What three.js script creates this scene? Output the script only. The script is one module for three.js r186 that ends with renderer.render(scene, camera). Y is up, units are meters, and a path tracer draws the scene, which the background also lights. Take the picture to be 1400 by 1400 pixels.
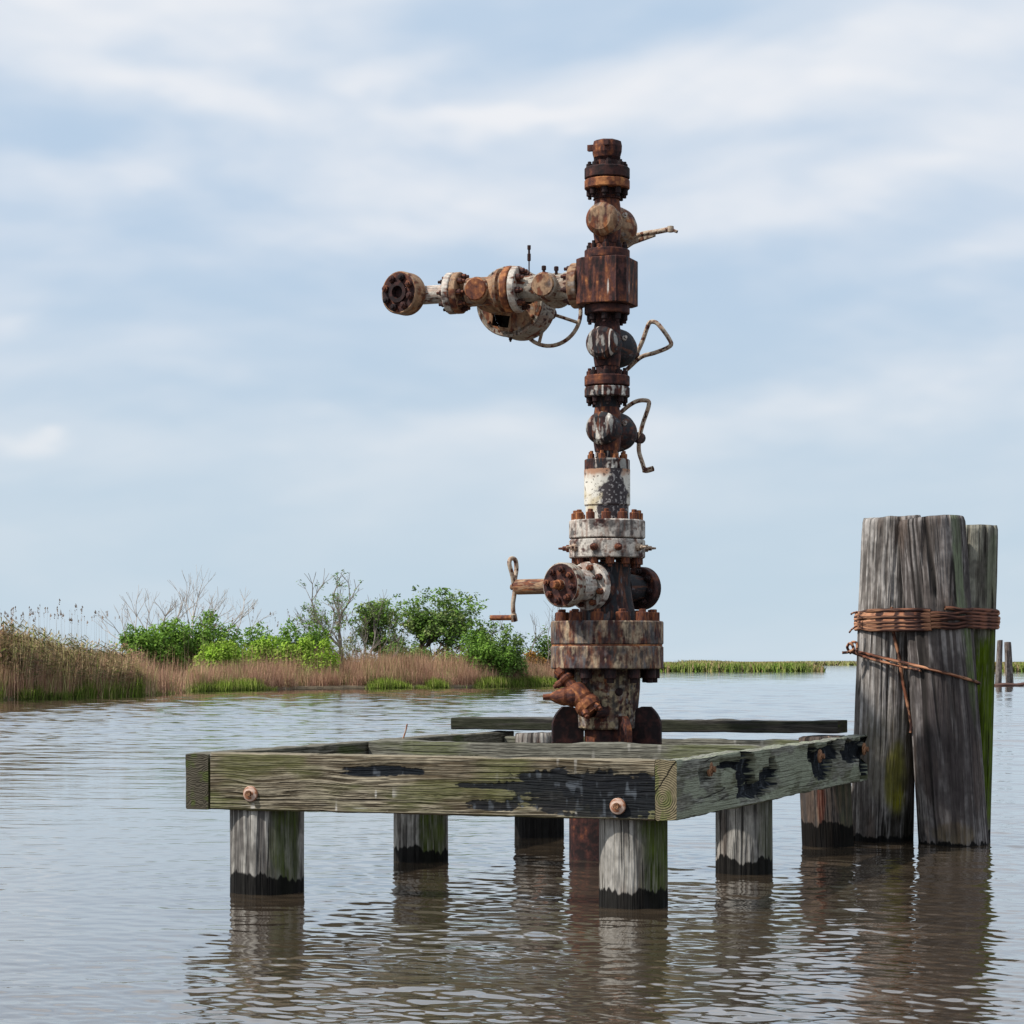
import * as THREE from 'three';
import { mergeGeometries } from 'three/addons/utils/BufferGeometryUtils.js';

// ------------------------------------------------------------------ camera, sky, sun, exposure
const scene = new THREE.Scene();
const EYE = 1.127;                                    // eye height above the water, metres (sitting in a small boat)
const camera = new THREE.PerspectiveCamera(24.67, 1, 0.1, 9000);
camera.position.set(0, EYE, 0);
camera.lookAt(0, EYE, -100);
camera.setViewOffset(1024, 1024, 0, -150, 1024, 1024);   // lens shifted up: verticals stay vertical

const renderer = new THREE.WebGLRenderer({ antialias: true });
renderer.toneMapping = THREE.LinearToneMapping;
renderer.toneMappingExposure = 1.0;
renderer.shadowMap.enabled = true;
renderer.shadowMap.type = THREE.PCFSoftShadowMap;

const SUN = new THREE.Vector3(-0.62, 0.75, 0.21).normalize();
const sun = new THREE.DirectionalLight(new THREE.Color(1.0, 0.95, 0.87), 4.6);
sun.name = 'sun';
sun.position.copy(SUN).multiplyScalar(60).add(new THREE.Vector3(0, 0, -13));
sun.target.position.set(0, 0, -13);
sun.castShadow = true;
sun.shadow.radius = 3;
sun.shadow.mapSize.set(2048, 2048);
Object.assign(sun.shadow.camera, { left: -10, right: 10, top: 10, bottom: -10, near: 1, far: 140 });
scene.add(sun, sun.target);

// ------------------------------------------------------------------ numbers
function rng(seed) {
  let a = seed >>> 0;
  return () => { a = (a + 0x6d2b79f5) | 0; let t = Math.imul(a ^ (a >>> 15), 1 | a); t = (t + Math.imul(t ^ (t >>> 7), 61 | t)) ^ t; return ((t ^ (t >>> 14)) >>> 0) / 4294967296; };
}
const mix = (a, b, t) => a + (b - a) * t;
const clamp = (x, a = 0, b = 1) => Math.min(b, Math.max(a, x));
const sstep = (a, b, x) => { const t = clamp((x - a) / (b - a)); return t * t * (3 - 2 * t); };
const mixc = (a, b, t) => [mix(a[0], b[0], t), mix(a[1], b[1], t), mix(a[2], b[2], t)];
const mulc = (a, s) => [a[0] * s, a[1] * s, a[2] * s];
function hash2(x, y, s) {
  let h = Math.imul(x, 374761393) ^ Math.imul(y, 668265263) ^ Math.imul(s, 1274126177);
  h = Math.imul(h ^ (h >>> 13), 1274126177); h ^= h >>> 16;
  return (h >>> 0) / 4294967296;
}
// value noise; px, py are whole periods (0: none)
function vn(x, y, s = 0, px = 0, py = 0) {
  let ix = Math.floor(x), iy = Math.floor(y);
  const fx = x - ix, fy = y - iy, u = fx * fx * (3 - 2 * fx), v = fy * fy * (3 - 2 * fy);
  let jx = ix + 1, jy = iy + 1;
  if (px) { ix = ((ix % px) + px) % px; jx = ((jx % px) + px) % px; }
  if (py) { iy = ((iy % py) + py) % py; jy = ((jy % py) + py) % py; }
  return mix(mix(hash2(ix, iy, s), hash2(jx, iy, s), u), mix(hash2(ix, jy, s), hash2(jx, jy, s), u), v);
}
function fbm(x, y, oct = 4, s = 0, px = 0, py = 0) {
  let a = 0.5, t = 0, n = 0;
  for (let i = 0; i < oct; i++) { t += a * vn(x, y, s + i * 17, px, py); n += a; a *= 0.5; x *= 2; y *= 2; px *= 2; py *= 2; }
  return t / n;
}
function vn3(x, y, z, s = 0) {
  const iz = Math.floor(z), fz = z - iz, w = fz * fz * (3 - 2 * fz);
  return mix(vn(x, y, s + iz * 131), vn(x, y, s + (iz + 1) * 131), w);
}
function fbm3(x, y, z, oct, s = 0) {
  let a = 0.5, t = 0, n = 0;
  for (let i = 0; i < oct; i++) { t += a * vn3(x, y, z, s + i * 29); n += a; a *= 0.5; x *= 2.03; y *= 2.03; z *= 2.03; }
  return t / n;
}

// ------------------------------------------------------------------ sky: thin bright cloud over pale blue, computed once for every direction
{
  const W = 4096, Hh = 2048, data = new Float32Array(W * Hh * 4), D = 180 / Math.PI;
  // drifting cloud banks and clear lanes: [azimuth deg, elevation deg, half width, half height, tilt, strength]
  const bank = [
    [-9.5, 15.6, 6, 1.3, -0.05, 0.42], [-7.6, 13.6, 3.2, 0.42, -0.10, 0.30], [-2.9, 14.1, 1.4, 0.35, 0.12, 0.20], [0.2, 13.0, 2.8, 0.33, 0.02, 0.42],
    [5.2, 13.9, 5.5, 0.8, 0.06, 0.30], [9.6, 14.9, 4, 0.9, 0.1, 0.18], [8.3, 11.5, 5.2, 0.85, 0.22, 0.30], [11.5, 9.9, 4, 0.45, 0.15, 0.20], [-10.5, 11.3, 4, 0.8, 0.05, 0.22],
    [-2.5, 10.6, 5, 0.9, 0.1, 0.20], [-11.7, 5.2, 0.9, 0.28, 0.05, 0.42], [-11.0, 5.45, 0.45, 0.2, 0.05, 0.25], [-12.0, 7.9, 0.9, 0.3, 0, 0.16], [-8.0, 7.9, 1.4, 0.5, 0, 0.12], [0.5, 5.6, 7, 0.7, 0, 0.14], [-4.5, 4.2, 2.0, 0.35, 0.1, 0.10],
    [9.0, 6.2, 5, 0.7, 0.05, 0.22], [2.4, 4.3, 1.7, 0.5, 0.2, 0.16], [-3, 2.6, 10, 0.9, 0, 0.10],
    [7.0, 9.0, 5.0, 1.1, 0.10, -0.30], [11.0, 8.2, 3.5, 0.8, 0.1, -0.25], [-5.0, 8.9, 7.5, 1.5, 0.0, -0.20], [-11.0, 12.6, 2.6, 0.8, 0.05, -0.26], [3.0, 15.5, 5.0, 0.7, 0.0, -0.20],
    [-6.0, 6.5, 6.5, 0.7, 0.0, -0.22], [4.5, 7.2, 3.5, 0.8, 0.05, -0.25], [3.5, 1.9, 12, 1.3, 0, -0.15],
  ];
  for (let row = 0; row < Hh; row++) {
    const up = ((row + 0.5) / Hh - 0.5) * Math.PI, y = Math.sin(up), cu = Math.cos(up), el = up * D;
    for (let col = 0; col < W; col++) {
      const o = (row * W + col) * 4;
      data[o + 3] = 1;
      if (el < -0.3) { data[o] = 0.52; data[o + 1] = 0.60; data[o + 2] = 0.67; continue; }
      const r = ((col + 0.5) / W - 0.5) * 2 * Math.PI, x = Math.cos(r) * cu, z = Math.sin(r) * cu;
      let az = r * D + 90; if (az > 180) az -= 360;
      // streaky haze: noise stretched along the horizon
      const wx = vn3(x * 5, y * 9, z * 5, 7) - 0.5, wy = vn3(x * 7, y * 9, z * 7, 9) - 0.5;
      let c = 0.46 + 0.62 * (fbm3(x * 6 + wx, y * 26 + wy * 1.6 + x * 2, z * 6, 5, 3) - 0.5) + 0.34 * (fbm3(x * 22 + wx * 3, y * 75 + wy * 4, z * 22, 4, 11) - 0.5);
      if (Math.abs(az) < 22 && el < 20) {
        const ja = az + 1.6 * (vn3(x * 30, y * 60, z * 30, 21) - 0.5), je = el + 0.9 * (fbm3(x * 34, y * 80, z * 34, 3, 23) - 0.5);
        for (const [a, e, w, h, tilt, s] of bank) {
          const dx = (ja - a) / w, dy = (je - e - tilt * (ja - a)) / h, q = dx * dx + dy * dy;
          if (q < 6) c += s * Math.exp(-q * 1.1) * (0.75 + 0.5 * fbm3(x * 60, y * 150, z * 60, 2, 41));
        }
      }
      c = clamp(c + 0.16 * sstep(13, 24, el), 0, 1.05);          // overcast overhead, whitened above the view to brighten the water
      const h = sstep(0, 12, el);
      const blue = mixc([0.545, 0.670, 0.770], [0.490, 0.625, 0.790], h), white = mixc([0.68, 0.755, 0.82], [0.85, 0.87, 0.91], sstep(1, 9, el));
      const cs = x * SUN.x + y * SUN.y + z * SUN.z, glow = 0.5 * Math.pow(Math.max(0, cs), 10);   // brighter haze round the veiled sun
      const k = mixc(blue, white, sstep(0.12, 0.98, c));
      data[o] = k[0] * (1 + glow); data[o + 1] = k[1] * (1 + glow); data[o + 2] = k[2] * (1 + glow * 0.95);
    }
  }
  const sky = new THREE.DataTexture(data, W, Hh, THREE.RGBAFormat, THREE.FloatType);
  sky.mapping = THREE.EquirectangularReflectionMapping;
  sky.magFilter = THREE.LinearFilter; sky.minFilter = THREE.LinearFilter;
  sky.needsUpdate = true;
  scene.background = sky;
  scene.environment = sky;
}

// ------------------------------------------------------------------ helpers
const taken = new Map();
function numbered(name) { const n = taken.get(name) ?? 0; taken.set(name, n + 1); return n ? `${name}_${String(n).padStart(3, '0')}` : name; }
function tag(o, label, category, group, kind) {
  if (label) o.userData.label = label;
  if (category) o.userData.category = category;
  if (group) o.userData.group = group;
  if (kind) o.userData.kind = kind;
  return o;
}
function mesh(name, geo, mat, parent = scene, pos) {
  const m = new THREE.Mesh(geo, mat);
  m.name = parent === scene ? numbered(name) : name;
  m.castShadow = m.receiveShadow = true;
  if (pos) m.position.set(...pos);
  parent.add(m);
  return m;
}
function groupOf(name, parent = scene, pos = [0, 0, 0]) {
  const g = new THREE.Group();
  g.name = parent === scene ? numbered(name) : name;
  g.position.set(...pos);
  parent.add(g);
  return g;
}
const enc = (c) => { const v = clamp(c); return Math.round(255 * (v <= 0.0031308 ? 12.92 * v : 1.055 * Math.pow(v, 1 / 2.4) - 0.055)); };
// paints colour and height together: f(u, v) -> [r, g, b (linear), height 0..1]
function paint(w, h, f, repeat = true) {
  const c = new Uint8Array(w * h * 4), b = new Uint8Array(w * h * 4);
  for (let j = 0; j < h; j++) for (let i = 0; i < w; i++) {
    const p = f((i + 0.5) / w, (j + 0.5) / h), o = (j * w + i) * 4, q = Math.round(255 * clamp(p[3]));
    c[o] = enc(p[0]); c[o + 1] = enc(p[1]); c[o + 2] = enc(p[2]); c[o + 3] = 255;
    b[o] = b[o + 1] = b[o + 2] = q; b[o + 3] = 255;
  }
  const make = (d, srgb) => {
    const t = new THREE.DataTexture(d, w, h, THREE.RGBAFormat);
    t.magFilter = THREE.LinearFilter; t.minFilter = THREE.LinearFilter;
    t.wrapS = t.wrapT = repeat ? THREE.RepeatWrapping : THREE.ClampToEdgeWrapping;
    if (srgb) t.colorSpace = THREE.SRGBColorSpace;
    t.needsUpdate = true;
    return t;
  };
  return { map: make(c, true), bumpMap: make(b, false) };
}
const V = (x, y, z) => new THREE.Vector3(x, y, z);

// ------------------------------------------------------------------ water: one sheet to the horizon, fine where it is near
{
  const R = rng(5), waves = [];
  for (let i = 0; i < 64; i++) {
    const L = 0.055 * Math.pow(1.6 / 0.055, Math.pow(i / 63, 1.5));          // wavelength, metres
    const a = -0.5 * Math.PI + 0.25 + (R() - 0.5) * (i % 4 ? 1.5 : 3.6);      // mostly running across the line of sight
    const k = 2 * Math.PI / L, steep = L < 0.16 ? 0.0165 : L < 0.35 ? 0.0098 : 0.0044;
    waves.push([k * Math.cos(a), k * Math.sin(a), steep / k * (0.6 + 0.8 * R()), R() * 6.28, L]);
  }
  const rings = [[2.55, -14.6], [0.56, -10.82], [-1.2, -11.5], [1.29, -12.59], [0.55, -13.44]];   // small wakes thrown back by the piles
  const height = (x, z, sp) => {
    let h = 0;
    const gust = 0.5 + 0.95 * fbm(x * 0.5 + 40, z * 0.22 + 7, 3, 90), lee = 0.27 + 0.88 * sstep(-2.6, 0.2, x + 0.25 * (z + 10) + 1.2 * (vn(x * 0.6, z * 0.3, 88) - 0.5));
    const open = 1 + 2.0 * sstep(15, 48, -z + 0.6 * Math.abs(x));          // the wind reaches the open water beyond the frame
    for (const [kx, kz, A, p, L] of waves) {
      const f = sstep(2.2, 4.5, L / sp);
      if (f > 0) h += f * A * (L > 0.28 ? open : 1) * Math.sin(kx * x + kz * z + p);
    }
    h *= mix(gust * lee, 0.75 + 0.5 * (gust - 0.5), sstep(15, 40, -z));
    for (const [rx, rz] of rings) {
      const d = Math.hypot(x - rx, z - rz);
      if (d < 5 && sp < 0.06) h += 0.0011 * Math.exp(-d * 0.55) * Math.sin(d * 34 + 3 * vn(x * 1.5, z * 1.5, 71)) * sstep(0.1, 0.5, d);
    }
    return h;
  };
  const rows = [];
  for (let d = 4; d < 118; d *= 1 + 0.0023) rows.push(d);
  for (let d = 118; d < 400; d *= 1.009) rows.push(d);
  for (let d = 400; d < 6200; d *= 1.09) rows.push(d);
  const N = 470, pos = [], uv = [], idx = [];
  // behind and beside the finely rippled fan the sheet goes on, coarse
  const back = [-400, -40, 0, 3];
  const all = [...back, ...rows];
  all.forEach((d, j) => {
    for (let i = 0; i <= N + 2; i++) {
      let x, z = -d, y = 0;
      if (i === 0) x = -6000; else if (i === N + 2) x = 6000;
      else {
        const t = ((i - 1) / N) * 2 - 1;
        x = t * (1.6 + 0.36 * Math.max(d, 0));
        if (j >= back.length && d < 390) { const sp = Math.max(2 * (1.6 + 0.36 * d) / N, d * 0.0023) * 0.8; y = height(x, z, sp) * (1 - sstep(0.9, 1, Math.abs(t))); }
      }
      pos.push(x, y, z); uv.push(x / 3.1, z / 3.1);
    }
  });
  const C = N + 3;
  for (let j = 0; j < all.length - 1; j++) for (let i = 0; i < C - 1; i++) { const a = j * C + i; idx.push(a, a + 1, a + C, a + 1, a + C + 1, a + C); }
  const g = new THREE.BufferGeometry();
  g.setAttribute('position', new THREE.Float32BufferAttribute(pos, 3));
  g.setAttribute('uv', new THREE.Float32BufferAttribute(uv, 2));
  g.setIndex(idx); g.computeVertexNormals();
  const rip = paint(512, 512, (u, v) => {
    const a = vn(u * 5 + 0.4 * vn(u * 4, v * 8, 4, 4, 8), v * 11, 1, 5, 11), b = vn(u * 13, v * 27, 2, 13, 27), c = vn(u * 31, v * 58, 3, 31, 58);
    return [0, 0, 0, 0.5 * a + 0.3 * b + 0.14 * c];
  });
  const m = new THREE.MeshPhysicalMaterial({ color: new THREE.Color().setRGB(0.060, 0.044, 0.029), roughness: 0.045, ior: 1.38, clearcoat: 0.6, clearcoatRoughness: 0.04, bumpMap: rip.bumpMap, bumpScale: 0.007 });
  tag(mesh('water', g, m), 'rippled muddy brown bayou water reaching the horizon', 'water', null, 'structure');
}

// ------------------------------------------------------------------ marsh
const blade = (mat, H, w, lean, bend, seg, tint, out) => {
  // one tapered, bent leaf of grass as a strip
  const ca = Math.cos(lean[0]), sa = Math.sin(lean[0]);
  const nrm = [sa * 0.6, 0.5, ca * 0.6];
  for (let s = 0; s < seg; s++) {
    const quad = [];
    for (const [t, e] of [[s / seg, -1], [s / seg, 1], [(s + 1) / seg, 1], [(s + 1) / seg, -1]]) {
      const off = bend * t * t * H, ww = w * (1 - t * 0.85) * e * 0.5, y = H * t * (1 - 0.25 * Math.abs(bend) * t);
      quad.push([mat[0] + ca * ww + sa * off + lean[1] * t, y, mat[1] - sa * ww + ca * off + lean[2] * t]);
    }
    for (const q of [0, 1, 2, 0, 2, 3]) { out.p.push(...quad[q]); out.c.push(...tint); out.n.push(...nrm); }
  }
};
const finish = (out) => {
  const g = new THREE.BufferGeometry();
  g.setAttribute('position', new THREE.Float32BufferAttribute(out.p, 3));
  g.setAttribute('normal', new THREE.Float32BufferAttribute(out.n, 3));
  g.setAttribute('color', new THREE.Float32BufferAttribute(out.c, 3));
  return g;
};
const leafMat = new THREE.MeshPhysicalMaterial({ color: 0xffffff, vertexColors: true, roughness: 0.9, transmission: 0.3, thickness: 0, side: THREE.DoubleSide, specularIntensity: 0.3 });
const grassMat = new THREE.MeshPhysicalMaterial({ color: 0xffffff, vertexColors: true, roughness: 0.95, transmission: 0.25, thickness: 0, side: THREE.DoubleSide, specularIntensity: 0.2 });
const barkMat = new THREE.MeshStandardMaterial({ color: 0xffffff, vertexColors: true, roughness: 0.95 });

// waterline of the near marsh island, [x, distance], from the left round its tip
const SHORE = [[-60, 56], [-25, 63.5], [-14.9, 68], [-13.2, 72], [-12.1, 77.5], [-12.0, 87], [-8.9, 95], [-3.1, 100], [1.7, 108], [4.6, 114], [5.4, 119]];
const shoreAt = (x) => { for (let i = 0; i < SHORE.length - 1; i++) if (x <= SHORE[i + 1][0] && SHORE[i + 1][0] > SHORE[i][0]) { const t = (x - SHORE[i][0]) / (SHORE[i + 1][0] - SHORE[i][0]); return mix(SHORE[i][1], SHORE[i + 1][1], clamp(t)); } return 119; };
{
  const sh = new THREE.Shape();
  SHORE.forEach(([x, d], i) => (i ? sh.lineTo(x, d) : sh.moveTo(x, d)));
  sh.lineTo(4, 128); sh.lineTo(-20, 136); sh.lineTo(-90, 140); sh.lineTo(-90, 70);
  const g = new THREE.ExtrudeGeometry(sh, { depth: 0.25, bevelEnabled: true, bevelThickness: 0.12, bevelSize: 0.3, bevelOffset: -0.3, bevelSegments: 2 });
  g.rotateX(-Math.PI / 2); g.translate(0, -0.22, 0);
  const soil = paint(256, 256, (u, v) => { const n = fbm(u * 8, v * 8, 4, 3, 8, 8); return [...mixc([0.07, 0.05, 0.03], [0.15, 0.115, 0.07], n), n]; });
  tag(mesh('marsh_bank', g, new THREE.MeshStandardMaterial({ ...soil, bumpScale: 0.05, roughness: 1 })), 'low muddy bank of the marsh island', 'bank', null, 'structure');
}
function clump(seed, n, rad, w, tints, bendMax, plumes, arms = 0) {
  const R = rng(seed), out = { p: [], n: [], c: [] };
  for (let i = 0; i < n; i++) {
    const a = R() * 6.28, r = rad * Math.sqrt(R()), t = tints[Math.floor(R() * tints.length)], k = 0.75 + 0.5 * R();
    const H = 0.5 + 0.5 * R(), x = r * Math.cos(a), z = r * Math.sin(a), lean = [(R() - 0.5) * 0.2, (R() - 0.5) * 0.2];
    blade([x, z], H, w * (0.7 + 0.6 * R()), [R() * 6.28, ...lean], (R() - 0.5) * bendMax, 3, mulc(t, k), out);
    for (let q = 0; q < arms; q++) {       // leaves standing off the stalk, arching over
      const h = H * (0.25 + 0.7 * R()), b = R() * 6.28, L = 0.16 + 0.2 * R(), cb = Math.cos(b), sb = Math.sin(b), lw = 0.018 + 0.014 * R(), rise = 0.10 + 0.10 * R(), t2 = mulc(tints[Math.floor(R() * tints.length)], 0.75 + 0.5 * R());
      const P = [0, 0.5, 1].map((e) => [x + lean[0] * h / H + cb * L * e, h + rise * e - 0.13 * e * e * (0.5 + R()), z + lean[1] * h / H + sb * L * e]);
      const tri = (A, B, C) => { for (const v of [A, B, C]) { out.p.push(...v); out.c.push(...t2); out.n.push(cb * 0.3, 0.9, sb * 0.3); } };
      const off = (p, e) => [p[0] - sb * lw * e, p[1] + 0.012 * e, p[2] + cb * lw * e];
      tri(off(P[0], 0.4), off(P[0], -0.4), off(P[1], 0.5)); tri(off(P[0], -0.4), off(P[1], -0.5), off(P[1], 0.5)); tri(off(P[1], 0.5), off(P[1], -0.5), P[2]);
    }
  }
  for (let i = 0; i < (plumes ?? 0); i++) {     // stalk with a loose seed plume
    const a = R() * 6.28, r = rad * Math.sqrt(R()), x = r * Math.cos(a), z = r * Math.sin(a), H = 0.95 + 0.25 * R(), lx = (R() - 0.5) * 0.2, t = [0.30, 0.24, 0.18];
    blade([x, z], H, 0.010, [R() * 6.28, lx, 0], 0.02, 3, t, out);
    for (let q = 0; q < 6; q++) {
      const h = H - 0.06 + 0.06 * R(), s = 0.012 + 0.014 * R(), cx = x + lx * h / H + 0.02 + (R() - 0.5) * 0.03, cz = z + (R() - 0.5) * 0.03;
      const A = [cx - s, h - s * 0.4, cz], B = [cx + s * 0.3, h - s * 0.5, cz + s * 0.4], C = [cx + s * 0.4, h + s * 0.8, cz - s * 0.3];
      for (const P of [A, B, C]) { out.p.push(...P); out.c.push(...mulc([0.30, 0.23, 0.19], 0.7 + 0.6 * R())); out.n.push(0, 0.6, 0.8); }
    }
  }
  return finish(out);
}
function scatter(name, label, geo, spots) {
  const im = new THREE.InstancedMesh(geo, grassMat, spots.length), M = new THREE.Matrix4(), q = new THREE.Quaternion(), up = V(0, 1, 0), c = new THREE.Color();
  spots.forEach(([x, d, y, w, h, tint, turn], i) => {
    q.setFromAxisAngle(up, turn);
    im.setMatrixAt(i, M.compose(V(x, y, -d), q, V(w, h, w)));
    im.setColorAt(i, c.setRGB(...tint));
  });
  im.name = numbered(name); im.castShadow = im.receiveShadow = true; scene.add(im);
  return tag(im, label, 'grass', null, 'stuff');
}
{
  const R = rng(77);
  const tall = [], brown = [], green = [], mid = [];
  for (let i = 0; i < 2600; i++) {        // tall reeds on the near lobe and behind
    const x = mix(-34, -9.6, R()), back = Math.pow(R(), 1.3) * 7, d = shoreAt(x) + 1.2 + back;
    if (x + 0.163 * d + 0.8 * (vn(d * 0.8, x, 6) - 0.5) > 0) continue;
    const far = sstep(-13.2, -10.5, x), edge = -(x + 0.163 * d), h = mix(2.45, 1.9, far) * (0.7 + 0.42 * R()) * (0.88 + 0.25 * vn(x * 0.35, 2, 44)) * mix(0.62, 1, sstep(-0.2, 5.5, edge)), g = vn(x * 0.5, d * 0.4, 3);
    const k = 0.85 + 0.3 * R();
    tall.push([x, d, 0.02, 1.25, h, g > 0.55 ? [1.3 * k, 1.35 * k, 1.05 * k] : [1.6 * k, 1.35 * k, 1.2 * k], R() * 6.28]);
  }
  for (let i = 0; i < 330; i++) {         // thin stalks with plumes far back, seen over the scrub
    const x = mix(-30, -4, Math.pow(R(), 1.5)), d = shoreAt(Math.min(x, -8)) + (x < -13 ? 2 : 9) + R() * 7;
    mid.push([x, x < -13 ? d : Math.max(d, 96), 0.05, 1.5, 2.5 + 1.2 * R() * vn(x * 0.4, 3, 5), [0.95, 0.9, 0.82], R() * 6.28]);
  }
  for (let i = 0; i < 5200; i++) {        // dead brown grass behind the waterline
    const x = mix(-30, 5.0, Math.pow(R(), 0.85)), back = 0.5 + Math.pow(R(), 1.2) * 5.5, d = shoreAt(x) + back;
    if (x > -12.6 && x < -11.4 && R() < 0.3) continue;
    const thin = sstep(1.5, 5, x), h = (0.85 + 0.5 * R() + 0.5 * vn(x * 0.7, 1, 8)) * mix(1, 0.8, thin) * (back < 1.2 ? 0.75 : 1) * mix(1, 0.95, sstep(-13.5, -11.5, x)), k = 0.8 + 0.4 * R();
    brown.push([x, d, 0.0, 1.1, h, R() < 0.18 + 0.3 * thin ? [0.75 * k, 1.1 * k, 0.55 * k] : [1.1 * k, 0.93 * k, 0.85 * k], R() * 6.28]);
  }
  for (let i = 0; i < 1500; i++) {        // and thick along the front of the reeds
    const x = mix(-30, -11.8, R()), k = 0.95 + 0.4 * R();
    brown.push([x, shoreAt(x) + 0.35 + 1.3 * R(), 0.0, 1.1, 0.9 + 0.75 * R(), R() < 0.2 ? [0.85 * k, 1.15 * k, 0.6 * k] : [1.15 * k, 0.98 * k, 0.9 * k], R() * 6.28]);
  }
  for (let i = 0; i < 420; i++) {         // dead stalks standing among the bushes
    const x = mix(-15.5, 0, R()), k = 0.85 + 0.4 * R();
    brown.push([x, Math.max(shoreAt(x) + 2 + 2 * R(), mix(95, 104, R())), 0.0, 1.2, 1.4 + 0.7 * R(), [1.15 * k, 1.0 * k, 0.88 * k], R() * 6.28]);
  }
  for (let i = 0; i < 5600; i++) {        // green cordgrass at the water's edge, in patches
    const x = mix(-30, 5.2, R()), n = vn(x * 0.55, 2, 12) + 0.35 * (vn(x * 2.1, 4, 13) - 0.5);
    const lush = x < -12.2 ? 0.68 : x > -2.2 ? 0.8 : 0.35;
    if (n > lush) continue;
    const d = shoreAt(x) - 0.12 + Math.pow(R(), 1.4) * 1.5, k = 0.75 + 0.5 * R();
    green.push([x, d, -0.03, 1.0, (x < -12.2 ? 0.72 : 0.55) * (0.5 + 0.7 * R()) * (0.35 + 0.65 * sstep(0, 0.22, lush - n + 0.12 * (R() - 0.5))), mulc([1, 1, 1], k * 1.1), R() * 6.28]);
  }
  const tan = [0.41, 0.31, 0.21], straw = [0.49, 0.39, 0.27], rose = [0.40, 0.275, 0.215], olive = [0.21, 0.235, 0.085], leaf = [0.165, 0.255, 0.06];
  scatter('reed_bed', 'tall tan and green reeds on the near marsh bank', clump(3, 26, 0.34, 0.020, [tan, straw, straw, tan, rose, rose, rose, olive, leaf], 0.7, 0, 2), tall);
  scatter('plumed_reeds', 'thin reed stalks with seed plumes rising over the scrub', clump(4, 2, 0.5, 0.008, [tan, straw], 0.2, 2), mid);
  scatter('dead_grass', 'dead brown marsh grass behind the waterline', clump(5, 34, 0.26, 0.016, [tan, rose, rose, straw, [0.28, 0.185, 0.14]], 0.6), brown);
  scatter('cordgrass', 'bright green cordgrass fringe at the waterline', clump(6, 30, 0.22, 0.020, [[0.17, 0.25, 0.03], [0.21, 0.28, 0.045], [0.13, 0.20, 0.028], [0.26, 0.25, 0.09]], 0.5), green);
}
{ // far marsh across the open water
  const R = rng(78), near = [], far = [];
  for (let i = 0; i < 3800; i++) {
    const right = i % 4 === 0, x = right ? mix(58.5, 95, R()) : mix(2, 36.6, R()), d = 277 + (right ? 0 : Math.max(0, x - 34.5) * 3 * R()) + Math.pow(R(), 1.6) * 26, b = sstep(277, 283, d), k = 0.8 + 0.4 * R();
    near.push([x, d, 0, 3.4, (0.75 + 0.5 * R()) * (x > 34.5 && x < 40 ? 0.75 : 1), R() < 0.25 + 0.65 * b ? [1.2 * k, 1.0 * k, 1.05 * k] : [0.72 * k, 0.95 * k, 0.5 * k], R() * 6.28]);
  }
  for (let i = 0; i < 2600; i++) { const x = mix(60, 420, R()), d = 760 + 60 * R(), k = 0.85 + 0.3 * R(); far.push([x, d, 0, 11, 1.2 + 0.9 * R() * vn(x * 0.05, 1, 4), [1.05 * k, 1.0 * k, 0.95 * k], R() * 6.28]); }
  const g = clump(9, 34, 0.30, 0.05, [[0.27, 0.28, 0.10], [0.31, 0.27, 0.15], [0.21, 0.26, 0.07]], 0.4);
  scatter('far_marsh_grass', 'low green marsh grass strip across the open water', g, near);
  scatter('horizon_marsh_grass', 'thin tan strip of marsh on the horizon', g, far);
  for (const [x0, x1, d0, d1, nm] of [[1, 36.5, 277.5, 305, 'marsh_flat'], [58.5, 98, 277.5, 305, 'marsh_flat'], [60, 430, 765, 840, 'marsh_flat']]) {
    const b = new THREE.BoxGeometry(x1 - x0, 0.3, d1 - d0); b.translate((x0 + x1) / 2, -0.05, -(d0 + d1) / 2);
    tag(mesh(nm, b, new THREE.MeshStandardMaterial({ color: new THREE.Color().setRGB(0.10, 0.085, 0.04), roughness: 1 })), 'low mud flat under the far marsh grass', 'marsh', null, 'structure');
  }
}

// branches: tapered five-sided limbs, forking
function limb(out, a, b, ra, rb, tint) {
  const ax = b.clone().sub(a).normalize(), s = Math.abs(ax.y) < 0.9 ? V(0, 1, 0) : V(1, 0, 0), u = s.cross(ax).normalize(), w = ax.clone().cross(u), n = 5;
  for (let i = 0; i < n; i++) {
    const q = [i, i + 1].map((k) => { const t = k / n * 6.2832; return u.clone().multiplyScalar(Math.cos(t)).addScaledVector(w, Math.sin(t)); });
    const P = [a.clone().addScaledVector(q[0], ra), a.clone().addScaledVector(q[1], ra), b.clone().addScaledVector(q[1], rb), b.clone().addScaledVector(q[0], rb)], N = [q[0], q[1], q[1], q[0]];
    for (const k of [0, 1, 2, 0, 2, 3]) { out.p.push(P[k].x, P[k].y, P[k].z); out.n.push(N[k].x, N[k].y, N[k].z); out.c.push(...tint); }
  }
}
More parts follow.
